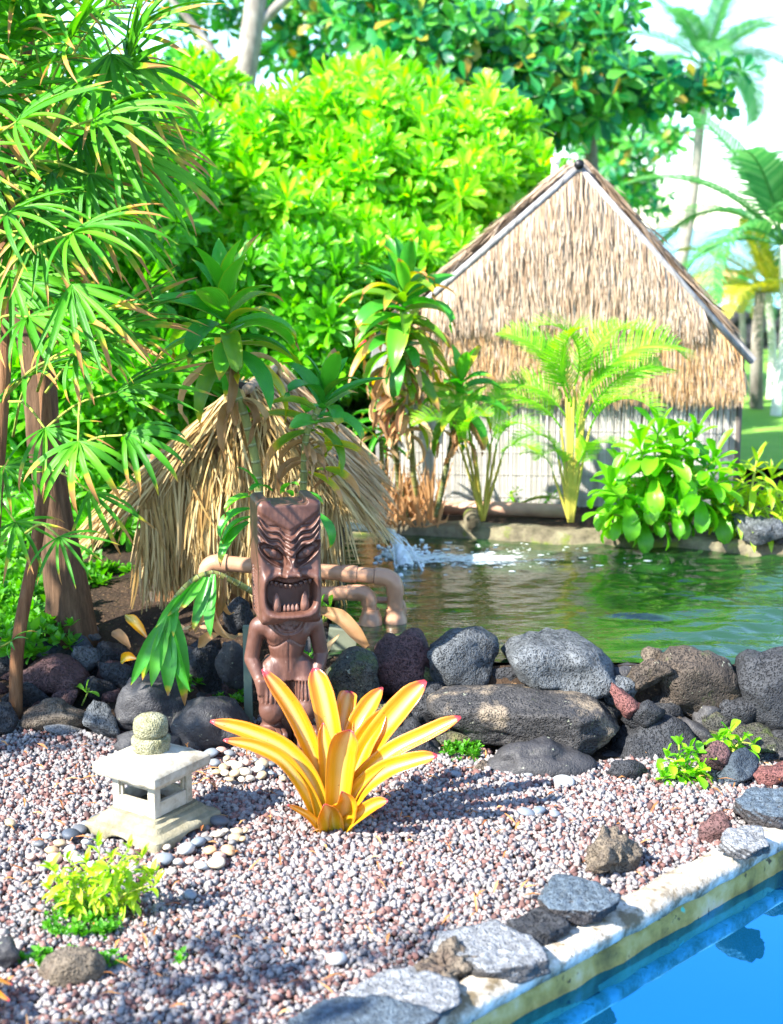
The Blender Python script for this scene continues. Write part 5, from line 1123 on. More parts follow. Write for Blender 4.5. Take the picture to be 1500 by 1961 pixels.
canes(rc_, ob, [ob, P(518, 1050, 4.3), P(515, 985, 4.3)], [.012, .010])
for px, py, dx, dy, dz, L in [(500,955,-.9,-.3,.25,.15),(495,935,-.35,-.2,.9,.10),(480,975,-.8,-.4,-.1,.16),(478,1000,-.6,-.5,-.4,.17),(540,945,.3,-.3,.6,.09),(570,945,.8,-.2,.1,.10),(520,940,-.5,-.4,.5,.10),(610,985,.5,-.3,-.5,.12),(560,950,-.2,-.5,.4,.08),(485,990,-.9,-.3,-.2,.14)]:
    obj('leaf', DR[int(U(1, 4))], rc_, mat4=mat4(P(px, py, 4.2)-ob, frame((dx, dy, dz), (0, 0, 1), U(-.2, .2)), (L*1.2, L, L)))
# the toppled one, its crown hanging over the rocks
ob = P(478, 1130, 4.15); rd = empty('dracaena', ob, 'toppled dracaena whose crown hangs head down over the rocks', 'plant', 'dracaenas')
canes(rd, ob, [P(560, 1180, 4.3), ob, P(440, 1110, 4.12), P(405, 1098, 4.1), P(370, 1112, 4.08), P(335, 1150, 4.06), P(318, 1190, 4.05)], [.010, .009, .011])
HANG = leaf_mesh('leaf', GREEN['drac'], 1.0, .23, .35, LANCE, 10, .18, 4, .004)
for px, py, ex, ey, w in [(322,1180,265,1300,1.0),(318,1190,290,1312,1.0),(320,1195,325,1330,1.1),(325,1190,352,1325,1.0),(315,1185,248,1312,.8),(330,1170,360,1350,.8),(345,1140,300,1200,.9),(340,1150,330,1215,1.0),(400,1105,370,1205,1.0),(410,1100,395,1215,1.1),(392,1105,345,1170,.9),(375,1115,325,1180,.9),(335,1160,300,1260,.8)]:
    a, e = P(px, py, 4.05-U(0, .03)), P(ex, ey, 4.0-U(0, .05)); L = (e-a).length*1.02; obj('leaf', HANG, rd, mat4=mat4(a-ob, frame(e-a, (U(-.3, .3), -1, .1), U(-.4, .4)), (L*w, L, L)))
for px, py, ex, ey in [(420,1100,395,1230),(430,1105,412,1240),(412,1105,400,1270),(425,1110,430,1200),(400,1110,385,1250),(385,1110,372,1255)]:
    a, e = P(px, py, 4.06), P(ex, ey, 4.02); L = (e-a).length*1.1; obj('dead_leaf', DD[0], rd, mat4=mat4(a-ob, frame(e-a, (U(-.6, .6), -1, .1), U(-.6, .6)), (L*.9, L, L)))
# dead leaf drooped over the plank by the pipes, seedling beside it
lf = MB(); pp = smooth_path([P(610, 1168, 4.33), P(650, 1185, 4.28), P(680, 1215, 4.25), P(702, 1240, 4.24)], 5); lf.ribbon(pp, [.02, .05, .045, .02], (.3, -1, .5), .4, 4); tag(lf.obj('fallen_leaf', GREEN['dead']), 'long curled brown dead leaf lying beside the pipe flanges', 'leaf')
lf = MB(); lf.ribbon(smooth_path([P(650, 1215, 4.22), P(630, 1240, 4.2), P(612, 1275, 4.18)], 5), [.004, .022, .004], (-.4, -1, .4), .4, 4); tag(lf.obj('fallen_leaf', GREEN['dead']), 'pale dry leaf hanging off the grey green plank', 'leaf')
for px, py, ex, ey, lb in [(240, 1178, 282, 1222, 'pink and yellow fallen bract standing beside the hanging leaves'), (215, 1210, 250, 1240, 'brown curled leaf on the soil above the rock pile'), (232, 1268, 262, 1262, 'pink grey bract lying on the black rocks'), (380, 1240, 420, 1215, 'orange dry leaf on the rocks under the toppled dracaena')]:
    lf = MB(); a, e = P(px, py, 4.2), P(ex, ey, 4.15); lf.ribbon(smooth_path([a, (a+e)/2+Vector((0, -.01, .012)), e], 5), [.004, .034, .03, .006], (.2, -1, .6), .35, 4); tag(lf.obj('fallen_leaf', GREEN['dead'] if 'brown' in lb or 'orange' in lb else brom_m), lb, 'leaf')
YD = 5.75; ob = P(775, 990, YD+.35); rD = empty('dracaena', ob, 'tall dracaena with ragged brown edged leaves in front of the hut corner', 'plant', 'dracaenas')
canes(rD, ob, [P(778, 1000, 6.1), P(762, 900, 6.05), P(752, 780, YD), P(762, 660, YD)], [.016, .014, .012], cane_d); canes(rD, ob, [P(800, 985, 6.12), P(790, 880, 6.0), P(786, 760, YD), P(775, 640, YD)], [.014, .012, .010], cane)
crown(rD, ob, P(775, 545, YD), (.05, -.1, 1), 34, .32, -.5, 1.4, 10, .5, .25); crown(rD, ob, P(765, 630, YD), (-.05, -.1, 1), 22, .28, -.7, .8, 14, .55, .25); crown(rD, ob, P(775, 720, YD), (0, -.1, 1), 5, .22, -.8, .2, 16, .6, .22)
ob = P(835, 990, 6.0); rE = empty('dracaena', ob, 'smaller dracaena with a yellow leaf against the reed wall', 'plant', 'dracaenas')
canes(rE, ob, [ob, P(848, 930, 5.95), P(862, 860, 5.9), P(872, 800, 5.85)], [.012, .011, .010], cane_d); crown(rE, ob, P(882, 725, 5.8), (.05, -.1, 1), 22, .26, -.6, 1.3, 5, .4, .2)
ob = P(735, 985, 6.1); rF = empty('dracaena', ob, 'dark spiky dracaena in the shade beside the hut', 'plant', 'dracaenas'); canes(rF, ob, [ob, P(732, 900, 6.1), P(730, 840, 6.1)], [.012, .010], cane_d); crown(rF, ob, P(730, 790, 6.1), (0, -.1, 1), 26, .22, -.5, 1.3, 6, .0, .2, .45)
b = MB(); g2 = np.random.default_rng(8)
for k in range(150):                                   # dead stalks and straw below the dracaenas
    q = P(700+g2.uniform(0, 140), 985, 6.0+g2.uniform(-.05, .2)); q.z = .24; e = q+Vector((g2.normal()*.05, g2.normal()*.05, g2.uniform(.05, .3))); b.ribbon([q, (q+e)/2+Vector((g2.normal()*.015, 0, 0)), e], [.006, .012, .002], (0, -1, 0), .3)
tag(b.obj('dead_stalks', GREEN['dead']), 'tangle of dry brown stalks at the foot of the tall dracaena', 'dead stalks', kind='stuff')
fl = obj('hibiscus_flower', mesh('hibiscus_flower', DIRS[3][0]*np.array([.022, .016, .022])*(1+.2*vnoise(DIRS[3][0]*3, 2))[:, None], DIRS[3][1], Mat('red_petals').m, True), None, P(696, 661, 6.2))
s = Mat('red_petal'); fl.data.materials[0] = s.done(s.bsdf((.7, .01, .03), .5)); tag(fl, 'single round red flower in the dark gap beside the hut', 'flower')

# ---- feather palms: each frond a part
def frond_mesh(name, mat, L, droop, ll, n, rise=0.0, w=.012, vee=.5, seed=0, hang=.3):
    g = np.random.default_rng(seed); pts, p = [], Vector((0, 0, 0)); m = 16; b = MB()
    for i in range(m+1):
        pts.append(p.copy()); a = rise-(droop+rise)*((i/m)**1.3); p = p+Vector((0, math.cos(a), math.sin(a)))*(L/m)
    b.tube(pts, [L*.011, L*.007, L*.002], 5)
    for i in range(n):
        t = .16+.84*i/(n-1); k = min(m-1, int(t*m)); q = pts[k].lerp(pts[k+1], t*m-k); d = (pts[k+1]-pts[k]).normalized(); sidev = Vector((1, 0, 0)); upv = sidev.cross(d)
        l = ll*math.sin(math.pi*min(1, (t*.86+.12)))**.7*g.uniform(.85, 1.1)
        for sd in (-1, 1):
            e = (sidev*sd*.85+d*.62+upv*vee).normalized(); e2 = (e-Vector((0, 0, hang*g.uniform(.6, 1.5)))).normalized()
            b.ribbon([q, q+e*l*.5, q+e*l*.5+e2*l*.5], [w, w*1.1, w*.15], upv, .15, 2)
    return b.mesh(name, mat)
AR = [frond_mesh('frond', GREEN['areca'], 1.0, d, .34, 30, .25, .016, .35, k, .3) for k, d in enumerate((.7, 1.3, 1.9))]
CO = [frond_mesh('frond', GREEN['coco'], 1.0, d, .26, 34, .1, .018, .2, 10+k, .55) for k, d in enumerate((.5, 1.1, 1.7, 2.3))]
GO = [frond_mesh('frond', GREEN['gold'], 1.0, d, .26, 30, .1, .018, .2, 20+k, .5) for k, d in enumerate((.5, 1.1, 1.7))]
def areca(label, base, stems):
    r = empty('areca_palm', base, label, 'palm', 'areca palms by the pond')
    for sx, sy, Y, ex, ey, k, L in stems:
        a, e = P(sx, sy, Y), P(ex, ey, Y-.05); d = e-a; st = base + (a-base)*U(.0, .12); b = MB(); b.tube([q-base for q in smooth_path([Vector((st.x, st.y, base.z)), (st+a)/2, a], 4)], [.008, .005], 6); f = b.obj('stem', stem_y, r)
        obj('frond', AR[min(2, k+(U(0, 1) > .5))], r, mat4=mat4(a-base, frame(d+Vector((U(-.03, .03), U(-.10, .10), .06)), (U(-.5, .5), -.3, 1), U(-.4, .4)), L))
YR = 5.85
areca('larger areca palm with arching fronds on yellow stems beside the pond', P(1092, 1000, YR), [(1075,820,YR,1000,770,2,.42),(1120,800,YR,1215,730,2,.5),(1090,770,YR,1075,670,1,.45),(1115,760,YR,1160,660,1,.48),(1085,760,YR,1020,690,1,.42),(1100,740,YR,1110,640,1,.42),(1120,760,YR,1200,690,2,.56),(1085,800,YR,1010,760,2,.38),(1130,820,YR,1190,760,2,.40),(1095,780,YR,1060,690,1,.4),(1110,880,YR,1170,830,2,.26),(1070,880,YR,1020,830,2,.3),(1100,900,YR,1130,840,1,.25),(1060,910,YR,1030,880,2,.2),(1105,840,YR,1140,760,1,.4),(1080,900,YR,1060,840,1,.25)])
areca('smaller areca palm with one splayed pale frond before the reed wall', P(925, 995, 5.95), [(880,850,5.75,850,790,2,.30),(900,830,5.75,870,780,2,.34),(950,860,5.8,1000,800,1,.3),(940,850,5.8,960,770,1,.3),(890,840,5.75,905,800,2,.3),(960,880,5.8,1010,840,2,.24),(910,860,5.75,880,820,2,.28)])
def coco(label, base, top, px_fr, meshes, L, r, bark, n=12, name='coconut_palm', grp='palms on the far lawn', upb=.2):
    rt = empty(name, base, label, 'palm', grp); b = MB(); mid = (base+top)/2+Vector((.03*(top-base).length, 0, 0)); b.tube([q-base for q in smooth_path([base, mid, top], 6)], [r*1.25, r, r*.85], 10); b.obj('trunk', bark, rt)
    for i in range(n):
        az = i*2.399+.4; el = -.35+1.35*(i/n); d = Vector((math.cos(az)*math.cos(el), math.sin(az)*math.cos(el), math.sin(el)+upb)); k = min(len(meshes)-1, int((1-i/n)*len(meshes)+U(0, .5)))
        obj('frond', meshes[k], rt, mat4=mat4(top-base, frame(d, (0, 0, 1), U(-.3, .3)), L*U(.85, 1.1)))
    return rt
def onlawn(px, py, Y): q = P(px, py, Y); q.z = H(q.x, Y); return q
coco('young palm with white trunk and big arching fronds by the picture edge', onlawn(1483, 835, 9.3), P(1500, 470, 9.3), None, CO, 1.15, .032, bark_pale, 16, upb=.45)
coco('thin tall leaning palm crowned against the white sky', onlawn(1262, 600, 22), P(1350, 130, 22), None, CO, 1.6, .09, bark_grey, 16, upb=.3)
coco('golden yellow palm glowing in the sun above the lawn', onlawn(1475, 800, 10.2), P(1470, 560, 10.2), None, GO, .75, .03, bark_pale, 14, upb=.3)
coco('low green palm beside the beach shelter', onlawn(1415, 760, 13), P(1418, 560, 13), None, CO, .5, .03, bark_grey, 10, upb=.25)
b = MB(); q = onlawn(1447, 820, 9.6); b.tube([q-q, P(1450, 640, 9.6)-q, P(1456, 560, 9.6)-q], [.05, .04, .035], 10); tr_ = empty('palm_trunk', q, 'grey palm trunk on the lawn beside the white one', 'palm'); b.obj('trunk', bark_grey, tr_)
for i in range(8): az = i*.8; obj('frond', GO[i % 3], tr_, mat4=mat4(P(1456, 560, 9.6)-q, frame((math.cos(az), math.sin(az), .3), (0, 0, 1), 0), .55))
# lava boundary wall and the beach shelter
b = MB(); lw = []; g3 = np.random.default_rng(4)
for k in range(90):
    q = P(1400+g3.uniform(0, 200), 0, 14.5); q.z = H(q.x, q.y)+g3.uniform(.0, .42); v = DIRS[2][0]*(1+.25*vnoise(DIRS[2][0]*1.4+k, k))[:, None]*g3.uniform(.07, .13)+np.array([q.x, q.y+g3.uniform(-.05, .05), q.z]); lw.append((v, DIRS[2][1]))
v, f = join(lw); tag(obj('lava_wall', mesh('lava_wall', v, f, RM['black'], False)), 'dark dry stacked lava wall at the end of the lawn', 'wall', kind='stuff')
q = P(1375, 545, 20); sh = empty('beach_shelter', Vector((q.x, 20, H(q.x, 20))), 'small straw roofed shelter at the shore beyond the hut', 'shelter'); so2 = Vector(sh.location); b = MB(); w_ = 50*mpp(q)
b.add([Vector((q.x+sx*w_, 20+sy*.5, q.z)) - so2 for sx in (-1, 1) for sy in (-1, 1)]+[Vector((q.x+sx*w_*.6, 20, q.z+.2))-so2 for sx in (-1, 1)], [(0, 2, 5, 4), (1, 4, 5, 3), (0, 4, 1), (2, 3, 5), (0, 1, 3, 2)]); b.obj('roof', thatch_new, sh, False)
for sx in (-.8, .8):
    for sy in (-.4, .4): b = MB(); b.tube([Vector((q.x+sx*w_, 20+sy, q.z))-so2, Vector((q.x+sx*w_, 20+sy, so2.z-.05))-so2], .03, 8); b.obj('post', post_m, sh)

# ---- leafy masses
def template(L, W, prof, n, droops, spread, seed, seg=5):
    g = np.random.default_rng(seed); b = MB()
    for i in range(n):
        az = i*2.399+g.uniform(-.2, .2); el = spread[0]+(spread[1]-spread[0])*(i/max(1, n-1)); d = Vector((math.cos(az)*math.cos(el), math.sin(az)*math.cos(el), math.sin(el)))
        l = L*g.uniform(.75, 1.1); pts, p = [], d*L*.08; R = frame(d, (0, 0, 1), g.uniform(-.3, .3)); dr = g.uniform(*droops)
        for k in range(seg+1):
            pts.append(p.copy()); a = -dr*(k/seg)**1.4; p = p+(R @ Vector((0, math.cos(a), math.sin(a))))*(l/seg)
        b.ribbon(pts, [W*l/L*np.interp(k/seg, prof[0], prof[1]) for k in range(seg+1)], R @ Vector((0, 0, 1)), .15, 2)
    return np.array([tuple(q) for q in b.v]), np.array(b.f), np.array(b.t), np.array(b.s)
def scatter(tmpls, pos, dirs, sc, g):
    V, F, T, S_, o = [], [], [], [], 0
    for i in range(len(pos)):
        v, f, t, sd = tmpls[i % len(tmpls)]; d = Vector(dirs[i]).normalized(); x = d.orthogonal().normalized(); y = d.cross(x); a = g.uniform(0, 6.28); x2 = x*math.cos(a)+y*math.sin(a); y2 = d.cross(x2)
        R = np.array([x2, y2, d]); V.append(v*sc[i] @ R + pos[i]); F.append(f+o); T.append(t); S_.append(sd); o += len(v)
    return np.concatenate(V), np.concatenate(F), np.concatenate(T), np.concatenate(S_)
NT = [template(.115, .034, OBOV, 16, (.1, .9), (-.1, 1.4), k) for k in range(5)]
def bush(label, blobs, mat, n, trunkpx, seed, sc=(.8, 1.25), tm=NT, name='naupaka_shrub', cat='shrub', group='shrubs behind the shelter', bark=bark_grey, shell=.35, up=.55, face=.5, branches=9):
    g = np.random.default_rng(seed); tot = sum(bl[2]*bl[3] for bl in blobs); pos, dirs = [], []; base = trunkpx
    for (px, py, rx, ry, Y, dz) in blobs:
        c = P(px, py, Y); m = mpp(c); R3 = np.array([rx*m, dz, ry*m]); k = int(n*rx*ry/tot)
        d = g.normal(size=(k, 3)); d /= np.linalg.norm(d, axis=1, keepdims=True); d[:, 1] = np.where(g.uniform(size=k) < .65, -np.abs(d[:, 1]), d[:, 1]); r = shell+(1-shell)*g.uniform(size=(k, 1))**.5
        q = d*r*(1+.42*vnoise(d*3.2+px*.01, int(px)))[:, None]; q = q*np.where(g.uniform(size=(k, 1)) < .1, g.uniform(1.12, 1.38, (k, 1)), 1.0); pos.append(q*R3+np.array(c)); dirs.append(d*R3/R3.mean()+np.array([0, -face*.5, up])+g.normal(size=(k, 3))*.35)
    pos, dirs = np.concatenate(pos), np.concatenate(dirs); keep = pos[:, 2] > .24; pos, dirs = pos[keep], dirs[keep]
    rt = empty(name, base, label, cat, group)
    v, f, t, sd = scatter(tm, pos, dirs, g.uniform(*sc, len(pos)), g)
    cr = obj('crown', mesh('crown', v-np.array(base), f, mat, True, {'t': t, 's': sd}), rt); cr['kind'] = 'stuff'
    b = MB(); cs = [P(bl[0], bl[1], bl[4]) for bl in blobs]
    for i in range(branches):
        e = Vector(pos[int(g.integers(len(pos)))]); m1 = base.lerp(e, .4)+Vector((g.normal()*.08, g.normal()*.05, .12)); b.tube([q-base for q in smooth_path([base+Vector((g.normal()*.03, g.normal()*.03, -.03)), m1, e], 5)], [.022, .014, .005], 7)
    b.obj('branches', bark, rt); return rt
bush('tall sunlit shrub of rosette leaves filling the middle behind the shelter', [(600,290,110,110,7.9,.35),(690,260,110,100,8.0,.35),(500,330,120,120,7.8,.4),(430,440,140,150,7.6,.4),(560,450,130,110,7.4,.35),(790,310,110,90,7.9,.35),(700,390,120,110,7.6,.35),(830,400,110,100,7.7,.35),(690,490,130,80,7.4,.3),(900,320,100,90,7.9,.35),(810,500,90,50,7.4,.3)], GREEN['naup'], 1350, onlawn(600, 900, 7.8), 31)
bush('shrub with topmost pale rosettes rising toward the tree trunk', [(340,240,130,90,8.6,.4),(720,190,120,50,8.6,.4),(580,250,150,50,8.7,.4),(390,170,40,50,8.6,.2)], GREEN['naup'], 520, onlawn(480, 900, 8.6), 32)
bush('bright shrub crowding over the roof edge of the hut', [(930,290,80,90,8.3,.35),(980,370,75,80,8.2,.35),(870,420,110,90,8.0,.35),(940,450,70,50,7.8,.3)], GREEN['naup'], 560, onlawn(930, 900, 8.3), 33)
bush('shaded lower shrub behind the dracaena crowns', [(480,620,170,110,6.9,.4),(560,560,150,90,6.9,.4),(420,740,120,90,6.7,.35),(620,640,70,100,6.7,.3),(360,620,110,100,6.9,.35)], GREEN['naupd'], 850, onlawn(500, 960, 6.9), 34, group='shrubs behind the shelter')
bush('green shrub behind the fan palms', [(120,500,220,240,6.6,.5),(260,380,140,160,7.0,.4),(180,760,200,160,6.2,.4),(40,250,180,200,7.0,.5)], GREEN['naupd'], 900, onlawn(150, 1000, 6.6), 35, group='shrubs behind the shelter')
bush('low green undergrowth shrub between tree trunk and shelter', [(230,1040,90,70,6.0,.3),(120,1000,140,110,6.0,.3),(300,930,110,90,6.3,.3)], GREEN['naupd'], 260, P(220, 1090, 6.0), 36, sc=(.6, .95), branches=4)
bush('shrub with shade painted into its leaves filling the gap beside the hut', [(690,560,70,120,8.8,.4),(690,760,60,130,7.6,.3),(640,840,60,80,6.9,.3)], GREEN['deep'], 240, onlawn(690, 940, 7.6), 37)
# trees
AT = [template(.15, .072, OBOV, 9, (.1, .6), (-.3, 1.1), 50+k, 4) for k in range(5)]
def tree(label, trunk, r, limbs, blobs, n, seed, mat=GREEN['almond'], bark=bark_grey, tm=AT, sc=(.7, 1.2), name='sea_almond_tree'):
    g = np.random.default_rng(seed); base = trunk[0]; rt = empty(name, base, label, 'tree', 'trees behind the shrubs'); b = MB(); b.tube([q-base for q in smooth_path(trunk, 6)], r, 12); b.obj('trunk', bark, rt)
    b = MB()
    for l in limbs: b.tube([q-base for q in smooth_path(l, 5)], [r[-1]*.7, r[-1]*.45, r[-1]*.2], 8)
    b.obj('limbs', bark, rt); tot = sum(bl[2]*bl[3] for bl in blobs); pos, dirs = [], []
    for (px, py, rx, ry, Y, dz) in blobs:
        c = P(px, py, Y); m = mpp(c); k = int(n*rx*ry/tot); q = g.normal(size=(k, 3)); q /= np.linalg.norm(q, axis=1, keepdims=True); q *= g.uniform(size=(k, 1))**.4; q *= (1+.3*vnoise(q*2+px, int(px)))[:, None]
        pos.append(q*np.array([rx*m, dz, ry*m])+np.array(c)); dirs.append(q+np.array([0, -.2, .6])+g.normal(size=(k, 3))*.5)
    pos, dirs = np.concatenate(pos), np.concatenate(dirs); v, f, t, sd = scatter(tm, pos, dirs, g.uniform(*sc, len(pos)), g)
    cr = obj('crown', mesh('crown', v-np.array(base), f, mat, True, {'t': t, 's': sd}), rt); cr['kind'] = 'stuff'; return rt
t0 = onlawn(420, 800, 11)
tree('broad leaved tree with leaning grey trunk over the shrubs', [t0, P(440, 450, 11), P(462, 200, 11), P(490, 0, 11), P(505, -250, 11)], [.13, .09, .07], [[P(480, 60, 11), P(600, -40, 11), P(760, -80, 10.8)], [P(465, 190, 11), P(380, 60, 11), P(300, -30, 11)]],
     [(400,50,90,40,12.2,.4),(620,40,140,60,12.0,.4),(700,-20,250,60,12,.5),(350,-50,150,60,12,.4),(560,110,90,40,12.2,.4),(640,150,90,50,12.3,.4),(380,150,80,50,12.2,.3)], 260, 61)
t1 = onlawn(1135, 800, 10)
tree('broad leaved tree with large blue green leaves spreading above the hut', [t1, P(1135, 400, 10), P(1128, 250, 10), P(1100, 100, 10)], [.06, .045, .03], [[P(1128, 260, 10), P(950, 170, 9.8), P(760, 90, 9.6)], [P(1125, 240, 10), P(1230, 200, 10), P(1330, 190, 10)], [P(1110, 150, 10), P(1000, 60, 9.9), P(880, -40, 9.8)]],
     [(860,80,150,110,9.6,.5),(980,150,150,100,9.7,.5),(1080,180,140,90,9.8,.5),(1190,150,90,70,10,.4),(1330,170,100,45,10.2,.35),(1060,60,150,60,10,.5),(900,190,120,70,9.5,.4),(1000,240,110,50,9.7,.35),(760,20,120,70,9.6,.4),(1150,20,70,30,10,.3),(1250,200,80,40,10,.3)], 600, 62)
tree('paler tree in the distance behind the hut ridge', [onlawn(1190, 700, 16), P(1190, 450, 16), P(1200, 300, 16)], [.07, .05, .03], [[P(1195, 330, 16), P(1150, 280, 16), P(1120, 260, 16)]],
     [(1180,310,80,60,16,.5),(1225,375,50,40,16,.5),(1150,260,60,40,16,.4),(1270,260,50,30,16,.4)], 150, 63, sc=(.7, 1.1))
# leaning brown trunk behind the fan palms
q = G(140, 1205, .18); rt = empty('tree_trunk', q, 'thick brown leaning tree trunk rising behind the fan palms', 'tree', None); b = MB()
b.tube([p_-q for p_ in smooth_path([q-Vector((0, 0, .05)), P(128, 1120, q.y), P(108, 1000, q.y), P(85, 850, q.y), P(70, 700, q.y), P(30, 480, q.y), P(0, 200, q.y)], 6)], [.09, .068, .058, .054, .05, .046, .04], 16); b.obj('trunk', bark_brown, rt)
bm_v = rt.children[0].data; vv = np.array([x.co[:] for x in bm_v.vertices]); vv += (fbm(vv*np.array([25, 25, 6]), 3, 3)*.006)[:, None]*np.array([1, 1, 0]); bm_v.vertices.foreach_set('co', vv.astype(np.float32).ravel()); bm_v.update()

# ---- leafy shrub and split leaved plant by the far pond wall: leaves are parts
SL = [leaf_mesh('leaf', GREEN['shrub'], 1.0, .36, d, OBOV, 8, .2, 4) for d in (.3, .7, 1.2, 1.7)]
def leafy(label, base, tips, n, L, name='leafy_shrub', grp='plants along the far pond wall', lo=-.5, hi=1.2, meshes=None, wsc=1.0, r=.007, cat='shrub', along=.6):
    rt = empty(name, base, label, cat, grp); ms = meshes or SL
    for tp in tips:
        b = MB(); b.tube([q-base for q in smooth_path([base+Vector((U(-.02, .02), U(-.02, .02), -.01)), base.lerp(tp, .5)+Vector((U(-.02, .02), U(-.02, .02), .02)), tp], 4)], [r, r*.8, r*.5], 6); b.obj('stem', stem_g, rt)
        for i in range(n):
            t = i/max(1, n-1); el = lo+(hi-lo)*t; az = i*2.399+U(-.4, .4); d = Vector((math.cos(az)*math.cos(el), math.sin(az)*math.cos(el)-.25, math.sin(el))); l = L*U(.7, 1.15)*(1-.3*t)
            c = tp.lerp(base, along*(1-t)*U(.3, 1)); obj('leaf', ms[min(len(ms)-1, int((1-t)*len(ms)+U(0, .6)))], rt, mat4=mat4(c-base, frame(d, (0, 0, 1), U(-.3, .3)), (l*wsc, l, l)))
    return rt
YS = 5.72
leafy('large leafy shrub with broad green leaves in front of the hut', P(1245, 1010, YS), [P(x_, y_, YS+U(-.12, .12)) for x_, y_ in ((1165,930),(1385,920),(1400,960),(1190,900),(1225,850),(1262,820),(1300,850),(1335,830),(1370,880),(1175,960),(1240,920),(1310,930),(1350,950),(1280,890))], 18, .19)
leafy('drooping young shoots with pale leaves at the pond rim', P(1225, 1010, YS-.02), [P(x_, y_, YS-.1) for x_, y_ in ((1160,985),(1205,975),(1255,985),(1300,980))], 9, .14)
PHL = [leaf_mesh('leaf', GREEN['fern'], 1.0, .22, d, LANCE, 8, .2, 2) for d in (.3, .9, 1.4)]
leafy('yellow green split leaved plant beside the hut corner', P(1430, 1010, YS), [P(x_, y_, YS+U(-.1, .1)) for x_, y_ in ((1395,960),(1420,910),(1450,880),(1480,910),(1500,950),(1440,960),(1370,980),(1465,970),(1410,990),(1490,1000),(1440,1010))], 14, .15, meshes=PHL, name='split_leaf_plant', cat='plant')
leafy('small green sprouts at the foot of the reed wall', P(985, 968, 6.3), [P(x_, y_, 6.3) for x_, y_ in ((975,950),(990,940),(1060,950),(1075,955))], 6, .05, name='sprout', cat='plant')
# seedlings on the gravel
SE = [leaf_mesh('leaf', GREEN['seed'], 1.0, .48, d, OBOV, 7, .2, 4) for d in (.2, .6, 1.0)]
q = G(1310, 1500, .0)
leafy('bigger leafy seedling with rounded bright leaves growing in the gravel', q, [P(x_, y_, q.y+U(-.02, .04)) for x_, y_ in ((1275,1450),(1300,1425),(1320,1440),(1345,1470),(1290,1480),(1350,1450),(1310,1470),(1265,1490))], 9, .062, 'seedling', 'seedlings on the gravel', -.4, 1.3, SE, 1.0, .004, 'plant', .7)
q = P(1400, 1440, 3.86)
leafy('smaller leafy seedling among the stones near the kerb', q, [P(x_, y_, q.y-.02) for x_, y_ in ((1385,1412),(1398,1400),(1420,1420),(1445,1425),(1375,1420))], 6, .06, 'seedling', 'seedlings on the gravel', -.3, 1.2, SE, 1.0, .004, 'plant', .6)
q = P(625, 1185, 4.4)
leafy('tiny round leaved seedling by the lower pipe', q, [P(x_, y_, 4.38) for x_, y_ in ((615,1160),(632,1165))], 4, .07, 'seedling', 'seedlings on the gravel', 0, 1.2, SE, 1.1, .004, 'plant', .3)
q = G(165, 1345, .05); leafy('single young sprout between the rocks under the palms', q, [P(165, 1322, q.y)], 4, .055, 'seedling', 'seedlings on the gravel', 0, 1.2, SE, .8, .003, 'plant', .3)
# foreground fern-like plant
FL = [leaf_mesh('leaf', GREEN['fern'], 1.0, .34, d, OVAL, 7, .25, 2) for d in (.3, .8, 1.3)]
q = G(190, 1765, 0)
leafy('bright yellow green fern like plant in the lower gravel', q, [P(x_, y_, q.y+U(-.06, .06)) for x_, y_ in ((95,1660),(110,1690),(130,1645),(165,1650),(190,1610),(215,1640),(250,1620),(275,1640),(300,1670),(280,1690),(235,1670),(160,1700),(200,1690),(120,1720),(255,1720),(215,1730),(90,1700),(305,1690),(180,1670),(230,1700),(140,1680))], 14, .048, 'fern_plant', None, -.5, 1.2, FL, 1.0, .0025, 'plant', .75)
q = G(0, 1955, 0); b = MB(); bro2 = empty('bromeliad', q+Vector((-.09, -.02, 0)), 'orange leaf tip of a bromeliad poking in at the bottom corner', 'plant')
for k in range(5): a0 = -.6+k*.5; e = Vector((math.cos(a0)*.12, math.sin(a0)*.12, .06)); b = MB(); b.ribbon(smooth_path([Vector((0, 0, 0)), e*.5+Vector((0, 0, .05)), e], 6), [.03, .035, .03, .008], (0, 0, 1), .2, 4); b.obj('leaf', brom_m, bro2)
# ground cover: mats of small leaves
CT = [template(.03, .018, OVAL, 7, (.1, .5), (.1, 1.3), 80+k, 3) for k in range(4)]
def cover(name, label, patches, n, seed, sc=(.6, 1.2)):
    g = np.random.default_rng(seed); pos = []
    for (px, py, rx, ry, z0, dz) in patches:
        for k in range(int(n*rx*ry/sum(p_[2]*p_[3] for p_ in patches))):
            a, r = g.uniform(0, 6.28), g.uniform(0, 1)**.6; q = G(px+rx*r*math.cos(a), py+ry*r*math.sin(a), z0); pos.append((q.x, q.y, max(z0-.02, H(q.x, q.y) if z0 > .04 else z0)+g.uniform(0, dz)))
    pos = np.array(pos); d = np.tile([0, -.1, 1.0], (len(pos), 1))+g.normal(size=(len(pos), 3))*.35
    v, f, t, sd = scatter(CT, pos, d, g.uniform(*sc, len(pos)), g); tag(obj(name, mesh(name, v, f, GREEN['cover'], True, {'t': t, 's': sd})), label, 'ground cover', kind='stuff')
cover('ground_cover', 'mat of small green leaves under the fan palms', [(40,1190,120,70,.17,.08),(-20,1130,120,60,.17,.1),(200,1110,60,16,.19,.05),(90,1110,100,30,.19,.08)], 520, 91, (1.0, 1.8))
cover('small_ground_cover', 'tiny green ground cover beside the low charcoal rock', [(885,1458,34,18,.0,.045)], 60, 92, (.5, .9))
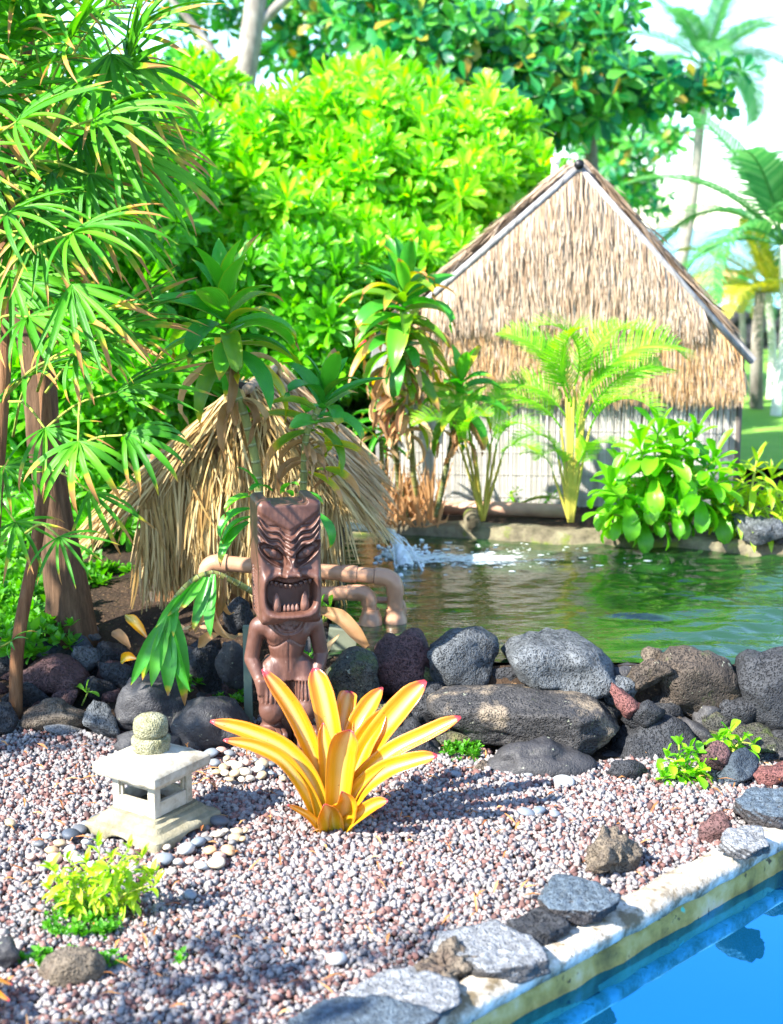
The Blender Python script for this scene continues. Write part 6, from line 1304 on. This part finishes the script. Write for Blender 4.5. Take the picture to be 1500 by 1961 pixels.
cover('fern_cover', 'fine green leaves creeping around the fern like plant', [(160,1770,75,40,.012,.02),(60,1845,40,8,.012,.015),(215,1845,30,12,.012,.015),(120,1830,60,8,.012,.01),(350,1838,10,8,.012,.015)], 150, 93, (.35, .7))
cover('moss_cover', 'green moss and weeds in the shade behind the tiki', [(445,1335,30,10,.06,.03),(350,1310,40,15,.1,.04),(600,1300,20,30,.1,.04)], 60, 94, (.5, 1.0))

# shade tree beside the picture, on the sunny side: its boughs throw the dappled shade over the bed
def shade_bough(gx_, gy_, rx, ry, k): return [((gx_-2.15+g5.uniform(-rx, rx)), (gy_-1.466+g5.uniform(-ry, ry)), 2.15+g5.uniform(-.15, .15)) for _ in range(k)]
g5 = np.random.default_rng(15); base = Vector((-3.6, 2.6, 0)); rt = empty('shade_tree', base, 'leafy shade tree just outside the picture beside the gravel bed', 'tree', 'trees behind the shrubs')
pos = shade_bough(-.75, 4.38, .5, .24, 46) + shade_bough(-.85, 3.98, .4, .05, 10) + shade_bough(-.6, 2.34, .5, .08, 15) + shade_bough(-.35, 2.68, .3, .02, 6)
pos = np.array(pos); d = np.tile([0, 0, 1.0], (len(pos), 1))+g5.normal(size=(len(pos), 3))*.4; ST = [template(.13, .06, OBOV, 8, (.1, .6), (-.3, 1.0), 70+k, 4) for k in range(3)]
v, f, t, sd = scatter(ST, pos, d, g5.uniform(.7, 1.1, len(pos)), g5); cr = obj('crown', mesh('crown', v-np.array(base), f, GREEN['almond'], True, {'t': t, 's': sd}), rt); cr['kind'] = 'stuff'
b = MB(); b.tube([q-base for q in smooth_path([base, base+Vector((.03, .05, 1.0)), base+Vector((.08, .1, 1.75)), base+Vector((.2, .15, 2.2))], 5)], [.09, .06, .04], 10); b.obj('trunk', bark_grey, rt)
b = MB(); fk = base+Vector((.08, .1, 1.75))
for e in ([(-3.4, 1.3, 2.1), (-2.6, .95, 2.15)], [(-3.2, 2.85, 2.1), (-2.7, 2.95, 2.2)], [(-3.1, 2.7, 2.1), (-2.9, 2.55, 2.15)]): b.tube([q-base for q in smooth_path([fk]+[Vector(x_) for x_ in e], 5)], [.03, .02, .008], 7)
b.obj('limbs', bark_grey, rt)
